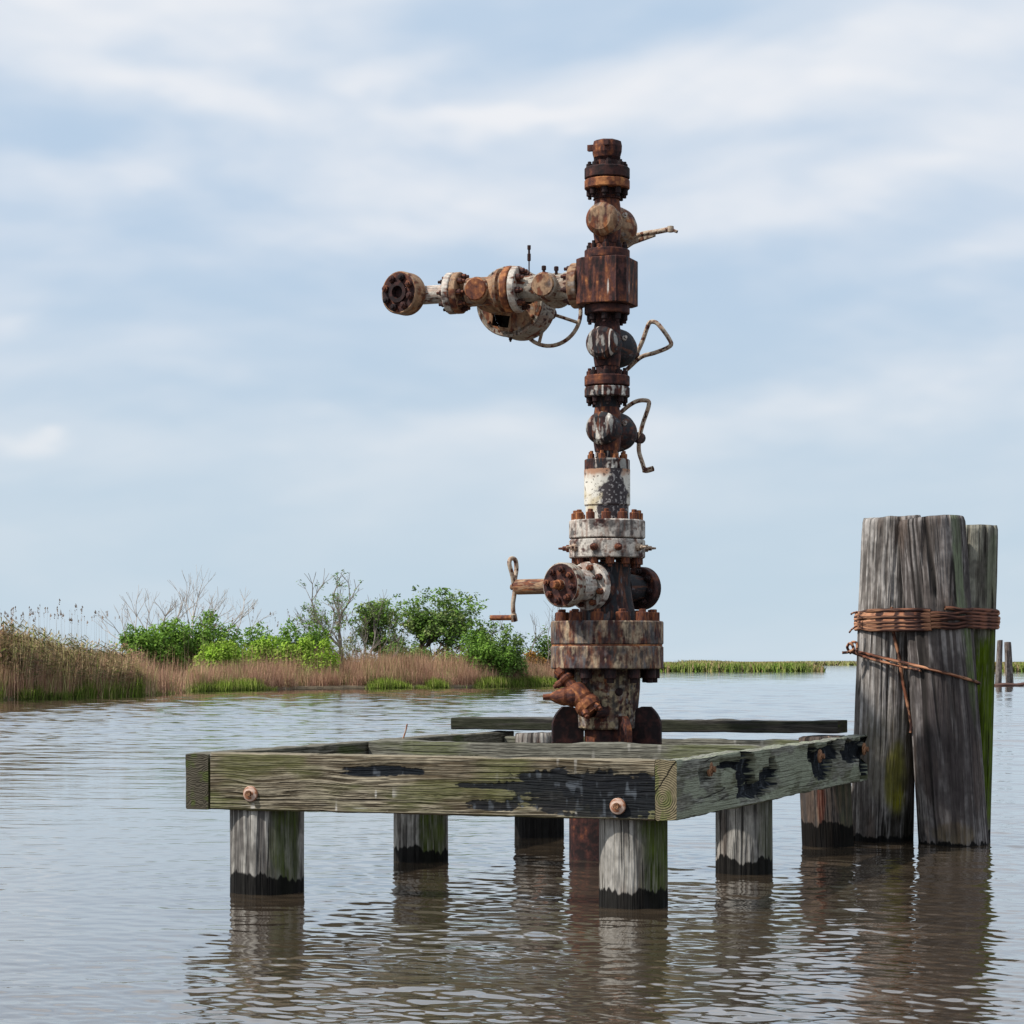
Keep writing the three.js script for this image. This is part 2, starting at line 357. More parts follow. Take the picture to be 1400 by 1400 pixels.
function grow(out, R, p, dir, len, r, depth, o, tips) {
  let a = p.clone(), d = dir.clone();
  const n = 3;
  for (let i = 0; i < n; i++) {
    d.add(V((R() - 0.5) * o.kink, (R() - 0.5) * o.kink + o.lift, (R() - 0.5) * o.kink)).normalize();
    const b = a.clone().addScaledVector(d, len / n), r0 = r * (1 - 0.35 * i / n), r1 = r * (1 - 0.35 * (i + 1) / n);
    limb(out, a, b, r0, r1, mulc(o.tint, 0.75 + 0.5 * R()));
    if (depth <= o.leafFrom) tips.push(b.clone());
    if (depth > 0 && i > 0 && R() < o.side) {
      const s = d.clone().add(V((R() - 0.5) * 2, R() * 0.6, (R() - 0.5) * 2)).normalize();
      grow(out, R, b, s, len * (0.5 + 0.2 * R()), r1 * 0.55, depth - 1, o, tips);
    }
    a = b;
  }
  if (depth <= 0) { tips.push(a.clone()); return; }
  const k = R() < 0.35 ? 3 : 2;
  for (let i = 0; i < k; i++) {
    const s = d.clone().add(V((R() - 0.5) * o.fork, (R() - 0.25) * o.fork * 0.55, (R() - 0.5) * o.fork)).normalize();
    grow(out, R, a, s, len * (0.62 + 0.24 * R()), r * (k === 3 ? 0.52 : 0.6), depth - 1, o, tips);
  }
}
function leaves(out, R, c, rad, n, size, tints, flat = 0.8) {
  const base = tints[Math.floor(R() * tints.length)];
  for (let i = 0; i < n; i++) {
    const v = V(R() - 0.5, R() - 0.5, R() - 0.5).normalize(), q = rad * Math.pow(R(), 0.45);
    const p = [c.x + v.x * q, c.y + v.y * q * flat, c.z + v.z * q], s = size * (0.6 + 0.8 * R());
    const nn = V(R() - 0.5 + v.x * 0.5, R() * 0.9 + 0.1, R() - 0.5 + v.z * 0.5).normalize(), t1 = V(R() - 0.5, R() - 0.5, R() - 0.5).cross(nn).normalize(), t2 = nn.clone().cross(t1);
    const q4 = [[-1, 0], [0, -0.55], [1, 0], [0, 0.55]].map(([a, b]) => [p[0] + (t1.x * a + t2.x * b) * s, p[1] + (t1.y * a + t2.y * b) * s, p[2] + (t1.z * a + t2.z * b) * s]);
    const tint = mulc(base, 0.7 + 0.6 * R());
    for (const k of [0, 1, 2, 0, 2, 3]) { out.p.push(...q4[k]); out.n.push(nn.x, nn.y, nn.z); out.c.push(...tint); }
  }
}
const fresh = [[0.155, 0.28, 0.035], [0.18, 0.31, 0.045], [0.12, 0.235, 0.03]], lime = [[0.26, 0.41, 0.035], [0.22, 0.37, 0.03], [0.30, 0.43, 0.06]], deep = [[0.13, 0.215, 0.045], [0.155, 0.25, 0.05], [0.10, 0.175, 0.038], [0.21, 0.29, 0.08]], dull = [[0.16, 0.20, 0.08], [0.21, 0.22, 0.11]];
function bush(name, label, x, d, w, h, tints, seed, dens = 1, group = 'scrub bushes on the marsh island') {
  const R = rng(seed), g = tag(groupOf(name, scene, [x, 0.05, -d]), label, 'bush', group), st = { p: [], n: [], c: [] }, lf = { p: [], n: [], c: [] };
  w *= 1.25; h *= 1.03;
  const lobes = 7 + Math.floor(w * 5);
  for (let i = 0; i < lobes; i++) {
    const a = R() * 6.28, r = w * 0.5 * Math.sqrt(R()) * 0.95, top = h * (1.0 - 0.4 * Math.pow(r / (w * 0.5), 2) - 0.34 * R()), tip = V(r * Math.cos(a), top, r * Math.sin(a) * 0.7), root = V(r * Math.cos(a) * 0.3, 0, r * Math.sin(a) * 0.2);
    let p = root; for (let k = 1; k <= 3; k++) { const q = root.clone().lerp(tip, k / 3).add(V((R() - 0.5) * 0.12, 0, (R() - 0.5) * 0.12)); limb(st, p, q, 0.035 * (1 - k * 0.22), 0.035 * (1 - (k + 1) * 0.22), [0.10, 0.075, 0.055]); p = q; }
    for (let k = 0; k < 7; k++) {
      const t = 0.35 + 0.6 * R(), c = root.clone().lerp(tip, t).add(V((R() - 0.5) * 0.5, (R() - 0.5) * 0.25, (R() - 0.5) * 0.5));
      leaves(lf, R, c, 0.26 + 0.18 * R(), Math.round(46 * dens), 0.07, tints, 1.1);
    }
    leaves(lf, R, tip, 0.28, Math.round(55 * dens), 0.07, tints, 1.1);
  }
  mesh('stem', finish(st), barkMat, g);
  mesh('foliage', finish(lf), leafMat, g);
}
function tree(name, label, x, d, o, seed, trunks, leafy) {
  const R = rng(seed), g = tag(groupOf(name, scene, [x, 0.05, -d]), label, 'tree'), tr = { p: [], n: [], c: [] }, tips = [];
  for (const [dx, dz, dir, len, r] of trunks) grow(tr, R, V(dx, 0, dz), V(...dir).normalize(), len, r, o.depth, o, tips);
  mesh('trunk', finish(tr), barkMat, g);
  if (leafy) {
    const lf = { p: [], n: [], c: [] };
    for (const t of tips) if (R() < leafy.share && t.y > (leafy.low ?? 0)) leaves(lf, R, t, leafy.rad * (0.7 + 0.6 * R()), leafy.n, leafy.size, leafy.tints, 0.75);
    for (const [cx, cy, cz, rr, n] of leafy.extra ?? []) for (let i = 0; i < n; i++) { const v = V(R() - 0.5, R() - 0.5, R() - 0.5).normalize().multiplyScalar(rr * Math.pow(R(), 0.4)); leaves(lf, R, V(cx + v.x, cy + v.y * 0.8, cz + v.z), 0.26, 26, leafy.size, leafy.tints); }
    if (leafy.dome) {                      // sprays of leaves through a low dome, with gaps between them
      const [cx, cy, cz, rx, ry, rz, n] = leafy.dome;
      for (let i = 0; i < n; i++) {
        const v = V(R() - 0.5, R() - 0.18, R() - 0.5).normalize(), q = Math.pow(0.25 + 0.75 * R(), 0.6), c = V(cx + v.x * rx * q, cy + v.y * ry * q, cz + v.z * rz * q);
        if (vn3(c.x * 2.1, c.y * 2.6, c.z * 2.1, 61) < 0.485) continue;
        leaves(lf, R, c, 0.20 + 0.2 * R(), 14, leafy.size, leafy.tints, 0.7);
      }
    }
    mesh('crown', finish(lf), leafMat, g);
  }
}
// scrub, [x, distance, width, height, tints]
bush('scrub_bush', 'green bush under the pale dead tree', -15.2, 97, 2.6, 2.95, fresh, 301);
bush('scrub_bush', 'rounded green bush beside the pale dead tree', -13.9, 98, 2.4, 3.0, fresh, 302);
bush('scrub_bush', 'tall green bush with brown stalks showing through', -12.8, 99, 2.4, 3.15, fresh, 303, 0.8);
bush('scrub_bush', 'small lime green bush low in the brown grass', -12.1, 95.5, 1.6, 1.95, lime, 304);
bush('scrub_bush', 'lime green bush drooping over bare grey twigs', -11.3, 96.5, 1.3, 1.75, lime, 305);
bush('scrub_bush', 'broad green bush between reed plumes', -10.9, 101, 2.8, 2.6, fresh, 306, 0.8);
bush('scrub_bush', 'yellow green bush in front of the broad bush', -10.1, 98.5, 1.7, 2.2, lime, 307);
bush('scrub_bush', 'tall bush with pointed green top beside the grey tree', -9.3, 102, 2.2, 3.1, fresh, 308);
bush('scrub_bush', 'bright lime bush below the grey half bare tree', -8.6, 98.5, 2.0, 2.2, lime, 309);
bush('scrub_bush', 'dull bush of bare stems under the grey tree', -7.6, 103, 2.2, 2.2, dull, 310, 0.35);
bush('scrub_bush', 'dark green bush at the foot of the leafy tree', -4.8, 105, 2.0, 1.9, deep, 311);
bush('scrub_bush', 'dark bush in the shade of the leafy tree', -3.0, 106, 2.0, 1.7, deep, 312);
bush('scrub_bush', 'dense green bush leaning out past the leafy tree', -1.4, 105, 2.4, 2.6, fresh, 313);
bush('scrub_bush', 'round green bush beyond the leafy tree', -0.35, 106, 1.6, 2.7, deep, 314);
bush('scrub_bush', 'thin green bush with bare twigs near the island tip', 1.6, 112, 1.5, 2.75, deep, 315, 0.5);
bush('scrub_bush', 'orange brown withered bush near the island tip', 1.0, 111, 1.0, 1.5, [[0.32, 0.16, 0.03], [0.26, 0.14, 0.05]], 316, 0.7);
bush('scrub_bush', 'brown twiggy bush at the island tip', 3.0, 114, 2.2, 2.4, dull, 317, 0.4);
tree('dead_tree', 'pale leafless dead tree rising behind green scrub', -14.7, 102, { depth: 4, kink: 0.35, lift: 0.02, fork: 1.25, side: 0.35, leafFrom: -9, tint: [0.40, 0.36, 0.33] }, 412,
  [[0, 0, [-0.12, 1, 0], 1.55, 0.10], [0.15, 0, [0.35, 1, 0.1], 1.7, 0.095], [-0.2, 0, [-0.6, 1, -0.1], 1.6, 0.085], [0.5, 0.1, [0.8, 1, 0], 1.7, 0.08]]);
tree('half_bare_tree', 'grey half bare tree with a few leaves and dark trunk', -7.6, 106, { depth: 4, kink: 0.35, lift: 0.015, fork: 1.55, side: 0.6, leafFrom: 1, tint: [0.22, 0.19, 0.165] }, 427,
  [[0, 0, [0.05, 1, 0], 1.75, 0.14], [0.1, 0, [-0.6, 1, 0.1], 1.5, 0.08], [0.1, 0, [0.75, 1, 0], 1.5, 0.08]], { share: 0.10, rad: 0.2, n: 8, size: 0.055, tints: [...deep, ...fresh] });
tree('leafy_tree', 'spreading leafy green tree with forked dark trunk', -4.55, 108, { depth: 4, kink: 0.4, lift: 0.0, fork: 1.7, side: 0.75, leafFrom: 1, tint: [0.075, 0.058, 0.045] }, 431,
  [[0, 0, [0.2, 1, 0], 1.35, 0.17], [-0.1, 0, [-0.9, 0.9, 0.15], 1.45, 0.11], [0.2, 0.1, [1.5, 0.7, 0], 1.7, 0.11], [0.1, -0.1, [0.75, 0.9, -0.3], 1.5, 0.1]], { share: 0.24, rad: 0.30, n: 13, size: 0.075, tints: [...deep, ...fresh, [0.27, 0.33, 0.12], [0.09, 0.14, 0.05]], low: 1.5, extra: [[3.2, 1.9, 0, 0.9, 14]], dome: [0.95, 1.7, 0, 3.7, 2.85, 2.2, 620] });
tree('twiggy_shrub', 'bare twiggy shrub standing past the leafy tree', 0.4, 111, { depth: 3, kink: 0.3, lift: 0.03, fork: 1.2, side: 0.4, leafFrom: -9, tint: [0.20, 0.17, 0.15] }, 441,
  [[0, 0, [0.3, 1, 0], 1.3, 0.035], [0.2, 0, [-0.4, 1, 0], 1.3, 0.03], [0.9, 0, [0.4, 1, 0], 1.4, 0.035], [1.7, 0, [-0.1, 1, 0], 1.5, 0.035]]);
tree('twiggy_shrub', 'grey brushy twigs between lime bush and half bare tree', -7.0, 102, { depth: 3, kink: 0.3, lift: 0.02, fork: 1.3, side: 0.5, leafFrom: -9, tint: [0.22, 0.18, 0.155] }, 447,
  [[0, 0, [-0.5, 1, 0], 1.2, 0.03], [0.3, 0, [0.3, 1, 0], 1.2, 0.03], [-0.6, 0, [-0.7, 0.8, 0], 1.1, 0.03], [0.8, 0, [0.6, 1, 0], 1.1, 0.03]]);

// ------------------------------------------------------------------ weathered timber
// a round pile: height y0..y1, radius rb below and rt above; checks and flats run up the grain
function pileGeo(seed, y0, y1, rb, rt, { seg = 72, rings = 56, rough = 1, dx = 0, dz = 0, slope = 0.015 } = {}) {
  const pos = [], uv = [], idx = [];
  const rad = (t, y) => {
    const u = t / 6.28318530718, k = (y - y0) / (y1 - y0);
    let r = mix(rb, rt, k) * (1 + 0.035 * (fbm(u * 4, y * 1.2, 3, seed, 4) - 0.5));
    const crack = 1 - Math.abs(2 * vn(u * 13 + 0.2 * (vn(u * 5, y * 1.5, seed + 3, 5) - 0.5), y * 0.25, seed + 5, 13) - 1);
    r -= rough * 0.011 * sstep(0.9, 1, crack) + rough * 0.004 * (vn(u * 46, y * 2.2, seed + 9, 46) - 0.5);
    return r;
  };
  const put = (t, y, f, lift) => { const r = rad(t, y) * f, k = (y - y0) / (y1 - y0); pos.push(dx * k + r * Math.cos(t), y + lift, dz * k + r * Math.sin(t)); };
  for (let j = 0; j <= rings; j++) for (let i = 0; i <= seg; i++) {
    const k = j / rings, t = i / seg * 6.28318530718, top = slope * Math.cos(t - seed) + 0.018 * (fbm(i / seg * 7, 1, 3, seed + 2, 7) - 0.5) * rough;
    put(t, mix(y0, y1, k), j === rings ? 0.965 : 1, top * sstep(0.85, 1, k)); uv.push(i / seg, k);
  }
  for (const f of [0.8, 0.5, 0.2, 0.01]) for (let i = 0; i <= seg; i++) { const t = i / seg * 6.28318530718; put(t, y1, f, slope * Math.cos(t - seed) * f + 0.01 * (fbm(i / seg * 6, f * 5, 2, seed, 6) - 0.3)); uv.push(i / seg, 0.97 + 0.02 * f); }
  const C = seg + 1;
  for (let j = 0; j < rings + 4; j++) for (let i = 0; i < seg; i++) { const a = j * C + i; idx.push(a, a + C, a + 1, a + 1, a + C, a + C + 1); }
  const g = new THREE.BufferGeometry();
  g.setAttribute('position', new THREE.Float32BufferAttribute(pos, 3));
  g.setAttribute('uv', new THREE.Float32BufferAttribute(uv, 2));
  g.setIndex(idx); g.computeVertexNormals();
  const n = g.attributes.normal;                                     // close the seam
  for (let j = 0; j <= rings + 4; j++) { const a = j * C, b = a + seg, v = V(n.getX(a) + n.getX(b), n.getY(a) + n.getY(b), n.getZ(a) + n.getZ(b)).normalize(); n.setXYZ(a, v.x, v.y, v.z); n.setXYZ(b, v.x, v.y, v.z); }
  return g;
}
// skin of a pile. moss: [[u, y, half u, half y, colour, strength]]; band: top of the wet black growth above the water
function pileMat(seed, y0, y1, { base = [0.25, 0.235, 0.215], dark = [0.055, 0.048, 0.045], pale = [0.35, 0.333, 0.305], mossAndTone = [], band = 0.07, slime = [0.0045, 0.0042, 0.004], stain = 0.5, w = 512, h = 512 } = {}) {
  const t = paint(w, h, (u, v) => {
    const y = mix(y0, y1, v), warp = 0.3 * (fbm(u * 6, y * 2, 3, seed + 1, 6) - 0.5);
    const fib = sstep(0.28, 0.72, fbm(u * 58 + warp * 4, y * 2.4, 3, seed, 58)), fine = vn(u * 210, y * 12, seed + 2, 210), broad = fbm(u * 7 + warp, y * 1.1, 4, seed + 3, 7), blot = sstep(0.25, 0.75, fbm(u * 16, y * 11, 5, seed + 4, 16));
    const cr = 1 - Math.abs(2 * vn(u * 21 + warp * 1.6, y * 0.28, seed + 5, 21) - 1), cr2 = 1 - Math.abs(2 * vn(u * 47 + warp * 2.5, y * 0.5, seed + 7, 47) - 1);
    const crack = Math.max(sstep(0.92, 0.99, cr) * sstep(0.3, 0.5, vn(u * 21, y * 2.3, seed + 6, 21)), 0.7 * sstep(0.95, 0.995, cr2) * sstep(0.45, 0.65, vn(u * 47, y * 3, seed + 13, 47)));
    let c = mixc(base, pale, sstep(0.44, 0.70, 0.5 * fib + 0.28 * broad + 0.22 * fine));
    c = mixc(c, dark, clamp(stain * sstep(0.46, 0.66, 0.5 * broad + 0.3 * blot + 0.2 * fib) + 0.55 * sstep(0.56, 0.75, 1 - fib)));
    c = mixc(c, [0.13, 0.085, 0.06], 0.35 * sstep(0.55, 0.75, fbm(u * 9, y * 2, 3, seed + 8, 9)));
    c = mulc(c, 0.62 + 0.76 * fbm(u * 70, y * 34, 3, seed + 14, 70));
    for (const [mu, my, wu, wy, col, s] of mossAndTone) {
      let du = Math.abs(u - mu); du = Math.min(du, 1 - du);
      const q = (du / wu) ** 2 + ((y - my) / wy) ** 2, m = s * sstep(1.15, 0.25, q + 0.9 * (fbm(u * 22, y * 10, 4, seed + 10, 22) - 0.5)) * (0.45 + 0.75 * fine);
      c = mixc(c, mulc(col, 0.7 + 0.6 * blot), clamp(m));
    }
    c = mixc(c, mulc(dark, 0.35), 0.9 * crack);
    const edge = band * (0.6 + 1.0 * fbm(u * 9, 0.5, 2, seed + 11, 9)) + 0.055 * (fbm(u * 52, y * 4, 3, seed + 12, 52) - 0.5);
    const wet = sstep(edge + 0.006, edge - 0.006, y);
    c = mixc(c, mulc(slime, 0.7 + 0.7 * blot), wet * 0.96);
    return [...c, clamp(0.55 + 0.3 * (fib - 0.5) + 0.2 * (fine - 0.5) - 0.5 * crack)];
  });
  return new THREE.MeshPhysicalMaterial({ ...t, bumpScale: 0.02, roughness: 0.88, specularIntensity: 0.25 });
}
// a sawn beam along +x, its face towards +z; wear(u, v, face) -> metres of wood lost there (v from 0 at the lower edge to 1 at the upper)
function beamGeo(L, h, t, wear, nx = 150) {
  const sect = [];                       // [y, z, vtex, face, v on face, inward y, inward z]
  const nf = 12, ch = 0.008;
  for (let i = 0; i <= nf; i++) { const k = i / nf; sect.push([mix(ch, h - ch, k), t / 2, 0.40 * k, 0, k, 0, -1]); }
  for (let i = 0; i <= 5; i++) { const k = i / 5; sect.push([h, mix(t / 2 - ch, -t / 2 + ch, k), 0.41 + 0.18 * k, 1, k, -1, 0]); }
  for (let i = 0; i <= 6; i++) { const k = i / 6; sect.push([mix(h - ch, ch, k), -t / 2, 0.60 + 0.29 * k, 2, 1 - k, 0, 1]); }
  for (let i = 0; i <= 3; i++) { const k = i / 3; sect.push([0, mix(-t / 2 + ch, t / 2 - ch, k), 0.90 + 0.09 * k, 3, k, 1, 0]); }
  const S = sect.length + 1, pos = [], uv = [], idx = [];
  for (let i = 0; i <= nx; i++) for (let j = 0; j < S; j++) {
    const [y, z, vt, f, v, iy, iz] = sect[j % sect.length], u = i / nx, d = wear(u, v, f);
    pos.push(u * L, y + iy * d, z + iz * d); uv.push(u, j === S - 1 ? 1 : vt);
  }
  for (let i = 0; i < nx; i++) for (let j = 0; j < S - 1; j++) { const a = i * S + j; idx.push(a, a + S, a + 1, a + 1, a + S, a + S + 1); }
  const g = new THREE.BufferGeometry();
  g.setAttribute('position', new THREE.Float32BufferAttribute(pos, 3));
  g.setAttribute('uv', new THREE.Float32BufferAttribute(uv, 2));
  g.setIndex(idx); g.computeVertexNormals();
  // ends: a fan over the worn section
  const end = (i, flip) => {
    const p = [], q = [], s = [];
    const at = (j) => [pos[(i * S + j) * 3], pos[(i * S + j) * 3 + 1], pos[(i * S + j) * 3 + 2]];
    const c = [i ? L : 0, h / 2, 0];
    for (let j = 0; j < S - 1; j++) for (const e of flip ? [c, at(j + 1), at(j)] : [c, at(j), at(j + 1)]) { p.push(...e); q.push(e[2] / t + 0.5, e[1] / h); s.push(flip ? 1 : -1, 0, 0); }
    const e = new THREE.BufferGeometry();
    e.setAttribute('position', new THREE.Float32BufferAttribute(p, 3)); e.setAttribute('uv', new THREE.Float32BufferAttribute(q, 2)); e.setAttribute('normal', new THREE.Float32BufferAttribute(s, 3));
    return e;
  };
  return { g, ends: [end(0, false), end(nx, true)] };
}
const ellipses = (list, u, v, seed, n = 0.9, fu = 14, fv = 5) => { let m = 0; const j = n * (fbm(u * fu, v * fv, 4, seed) - 0.5) + 1.5 * (fbm(u * fu * 0.9, v * fv * 5, 4, seed + 1) - 0.5) + 0.9 * (fbm(u * fu * 4, v * fv * 2, 3, seed + 2) - 0.5); for (const [a, b, wu, wv, s] of list) { const q = ((u - a) / wu) ** 2 + ((v - b) / wv) ** 2; m = Math.max(m, s * sstep(1.1, 0.75, q + j)); } return m; };
function beamMat(seed, L, { base, alt, green = 0.3, greenCol = [0.085, 0.10, 0.028], char = () => 0, lichen = null, flecks = 0, waves = 1, w = 1536, h = 384 }) {
  const tx = paint(w, h, (u, v) => {
    const x = u * L, face = v < 0.405 ? 0 : v < 0.595 ? 1 : v < 0.895 ? 2 : 3, f = face === 0 ? v / 0.4 : face === 1 ? (v - 0.41) / 0.18 : face === 2 ? 1 - (v - 0.6) / 0.29 : (v - 0.9) / 0.09;
    const flow = f * 9.5 + waves * (1.15 * (fbm(x * 1.15, f * 0.8, 2, seed) - 0.5) + 0.5 * (fbm(x * 4, f * 2, 2, seed + 1) - 0.5)) * 3.2 * Math.sin(Math.PI * clamp(f * 0.8 + 0.1));
    const saw = flow + 0.35 * vn(x * 3, f * 9, seed + 2), ring = saw - Math.floor(saw), clear = 0.15 + 0.85 * sstep(0.35, 0.7, fbm(x * 2, f * 2.5, 3, seed + 20)), line = 1 - clear * (1 - sstep(0.0, 0.12, ring) * sstep(1, 0.6, ring));
    const fib = sstep(0.26, 0.74, fbm(x * 7, f * 40 + flow * 3, 3, seed + 3)), fine = vn(x * 60, f * 170, seed + 4), broad = fbm(x * 2.4, f * 2.2, 4, seed + 5), cross = fbm(x * 30, f * 4, 3, seed + 6);
    const bare = face === 1 ? 1 : 0;        // upper faces free of algae, and lightened in colour to look sunlit
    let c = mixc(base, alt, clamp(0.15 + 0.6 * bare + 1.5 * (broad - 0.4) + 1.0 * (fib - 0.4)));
    c = mulc(c, (0.66 + 0.36 * line) * (0.55 + 0.9 * fbm(x * 26, f * 30, 3, seed + 21)));
    c = mixc(c, mulc(base, 0.35), 0.75 * (1 - 0.7 * bare) * sstep(0.58, 0.75, 1 - fib) * sstep(0.4, 0.6, broad));
    c = mixc(c, mulc(greenCol, 0.6 + 0.8 * fine), (1 - bare) * green * sstep(0.44, 0.66, fbm(x * 2.6, f * 2.2, 4, seed + 7) + (face === 0 ? 0.14 * (0.7 - f) : 0)));
    if (lichen) c = mixc(c, mulc(lichen, 0.7 + 0.5 * fine), 0.8 * sstep(0.42, 0.6, fbm(x * 5, f * 4, 4, seed + 8)));
    if (flecks && face === 0) {                    // pale droppings and salt run down and along the grain
      const g1 = vn(x * 34, f * 3, seed + 11), g2 = vn(x * 5, f * 34, seed + 12), where = sstep(0.42, 0.66, fbm(x * 2.2, f * 1.5, 3, seed + 13));
      c = mixc(c, [0.50, 0.48, 0.44], flecks * clamp(sstep(0.80, 0.92, g1) + 0.7 * sstep(0.84, 0.94, g2)) * where);
    }
    const k = face === 0 ? char(u, f) : face === 1 ? 0.5 * char(u, 0.97) : 0;
    c = mixc(c, mixc([0.010, 0.012, 0.016], [0.07, 0.08, 0.095], sstep(0.62, 0.85, 0.6 * vn(x * 55, f * 7, seed + 14) + 0.4 * cross)), clamp(k));
    const split = 1 - Math.abs(2 * vn(x * 0.8, f * 7 + flow * 0.3, seed + 15) - 1);
    const sp = sstep(0.965, 0.998, split) * sstep(0.45, 0.6, vn(x * 1.6, f * 5, seed + 16));
    c = mixc(c, [0.015, 0.013, 0.012], 0.85 * sp);
    return [...c, clamp(0.35 + 0.35 * line + 0.25 * (fib - 0.5) + 0.1 * fine - 0.5 * sp - 0.25 * k + 0.3 * k * (cross - 0.5))];
  });
  return new THREE.MeshPhysicalMaterial({ ...tx, bumpScale: 0.012, roughness: 0.9, specularIntensity: 0.25 });
}
const endMat = (seed, cx, cy, tint) => {
  const t = paint(192, 384, (u, v) => {
    const a = (u - cx) * 0.1, b = (v - cy) * 0.27, r = Math.hypot(a, b) * (1 + 0.15 * (fbm(u * 3, v * 6, 3, seed) - 0.5)), ring = Math.sin(r * 620), ray = vn(Math.atan2(b, a) * 9, r * 10, seed + 1), n = fbm(u * 5, v * 12, 4, seed + 2);
    const crack = sstep(0.035, 0.0, Math.abs((v - cy) - 0.28 - 0.55 * (u - cx) - 0.1 * (n - 0.5))) * sstep(0.2, 0.5, n + 0.2);
    let c = mulc(tint, 0.65 + 0.2 * ring + 0.35 * (n - 0.5) + 0.2 * ray);
    c = mixc(c, [0.07, 0.10, 0.018], 0.55 * sstep(0.52, 0.7, fbm(u * 3, v * 5, 3, seed + 4)));
    return [...mixc(c, [0.012, 0.010, 0.008], crack), 0.5 + 0.2 * ring - 0.5 * crack];
  }, false);
  return new THREE.MeshPhysicalMaterial({ ...t, bumpScale: 0.006, roughness: 0.95, specularIntensity: 0.25 });
};
const rustBits = paint(256, 256, (u, v) => { const n = fbm(u * 8, v * 8, 4, 1, 8, 8), m = fbm(u * 20, v * 20, 3, 2, 20, 20); return [...mixc([0.09, 0.035, 0.018], [0.42, 0.22, 0.12], sstep(0.35, 0.68, 0.6 * n + 0.4 * m)), m]; });
const rustBitMat = new THREE.MeshPhysicalMaterial({ ...rustBits, bumpScale: 0.004, roughness: 0.85, specularIntensity: 0.4 });
const paleRust = new THREE.MeshPhysicalMaterial({ ...paint(128, 128, (u, v) => { const n = fbm(u * 7, v * 7, 4, 31, 7, 7); return [...mixc([0.30, 0.12, 0.06], [0.50, 0.36, 0.29], sstep(0.38, 0.6, n)), n]; }), bumpScale: 0.003, roughness: 0.85 });

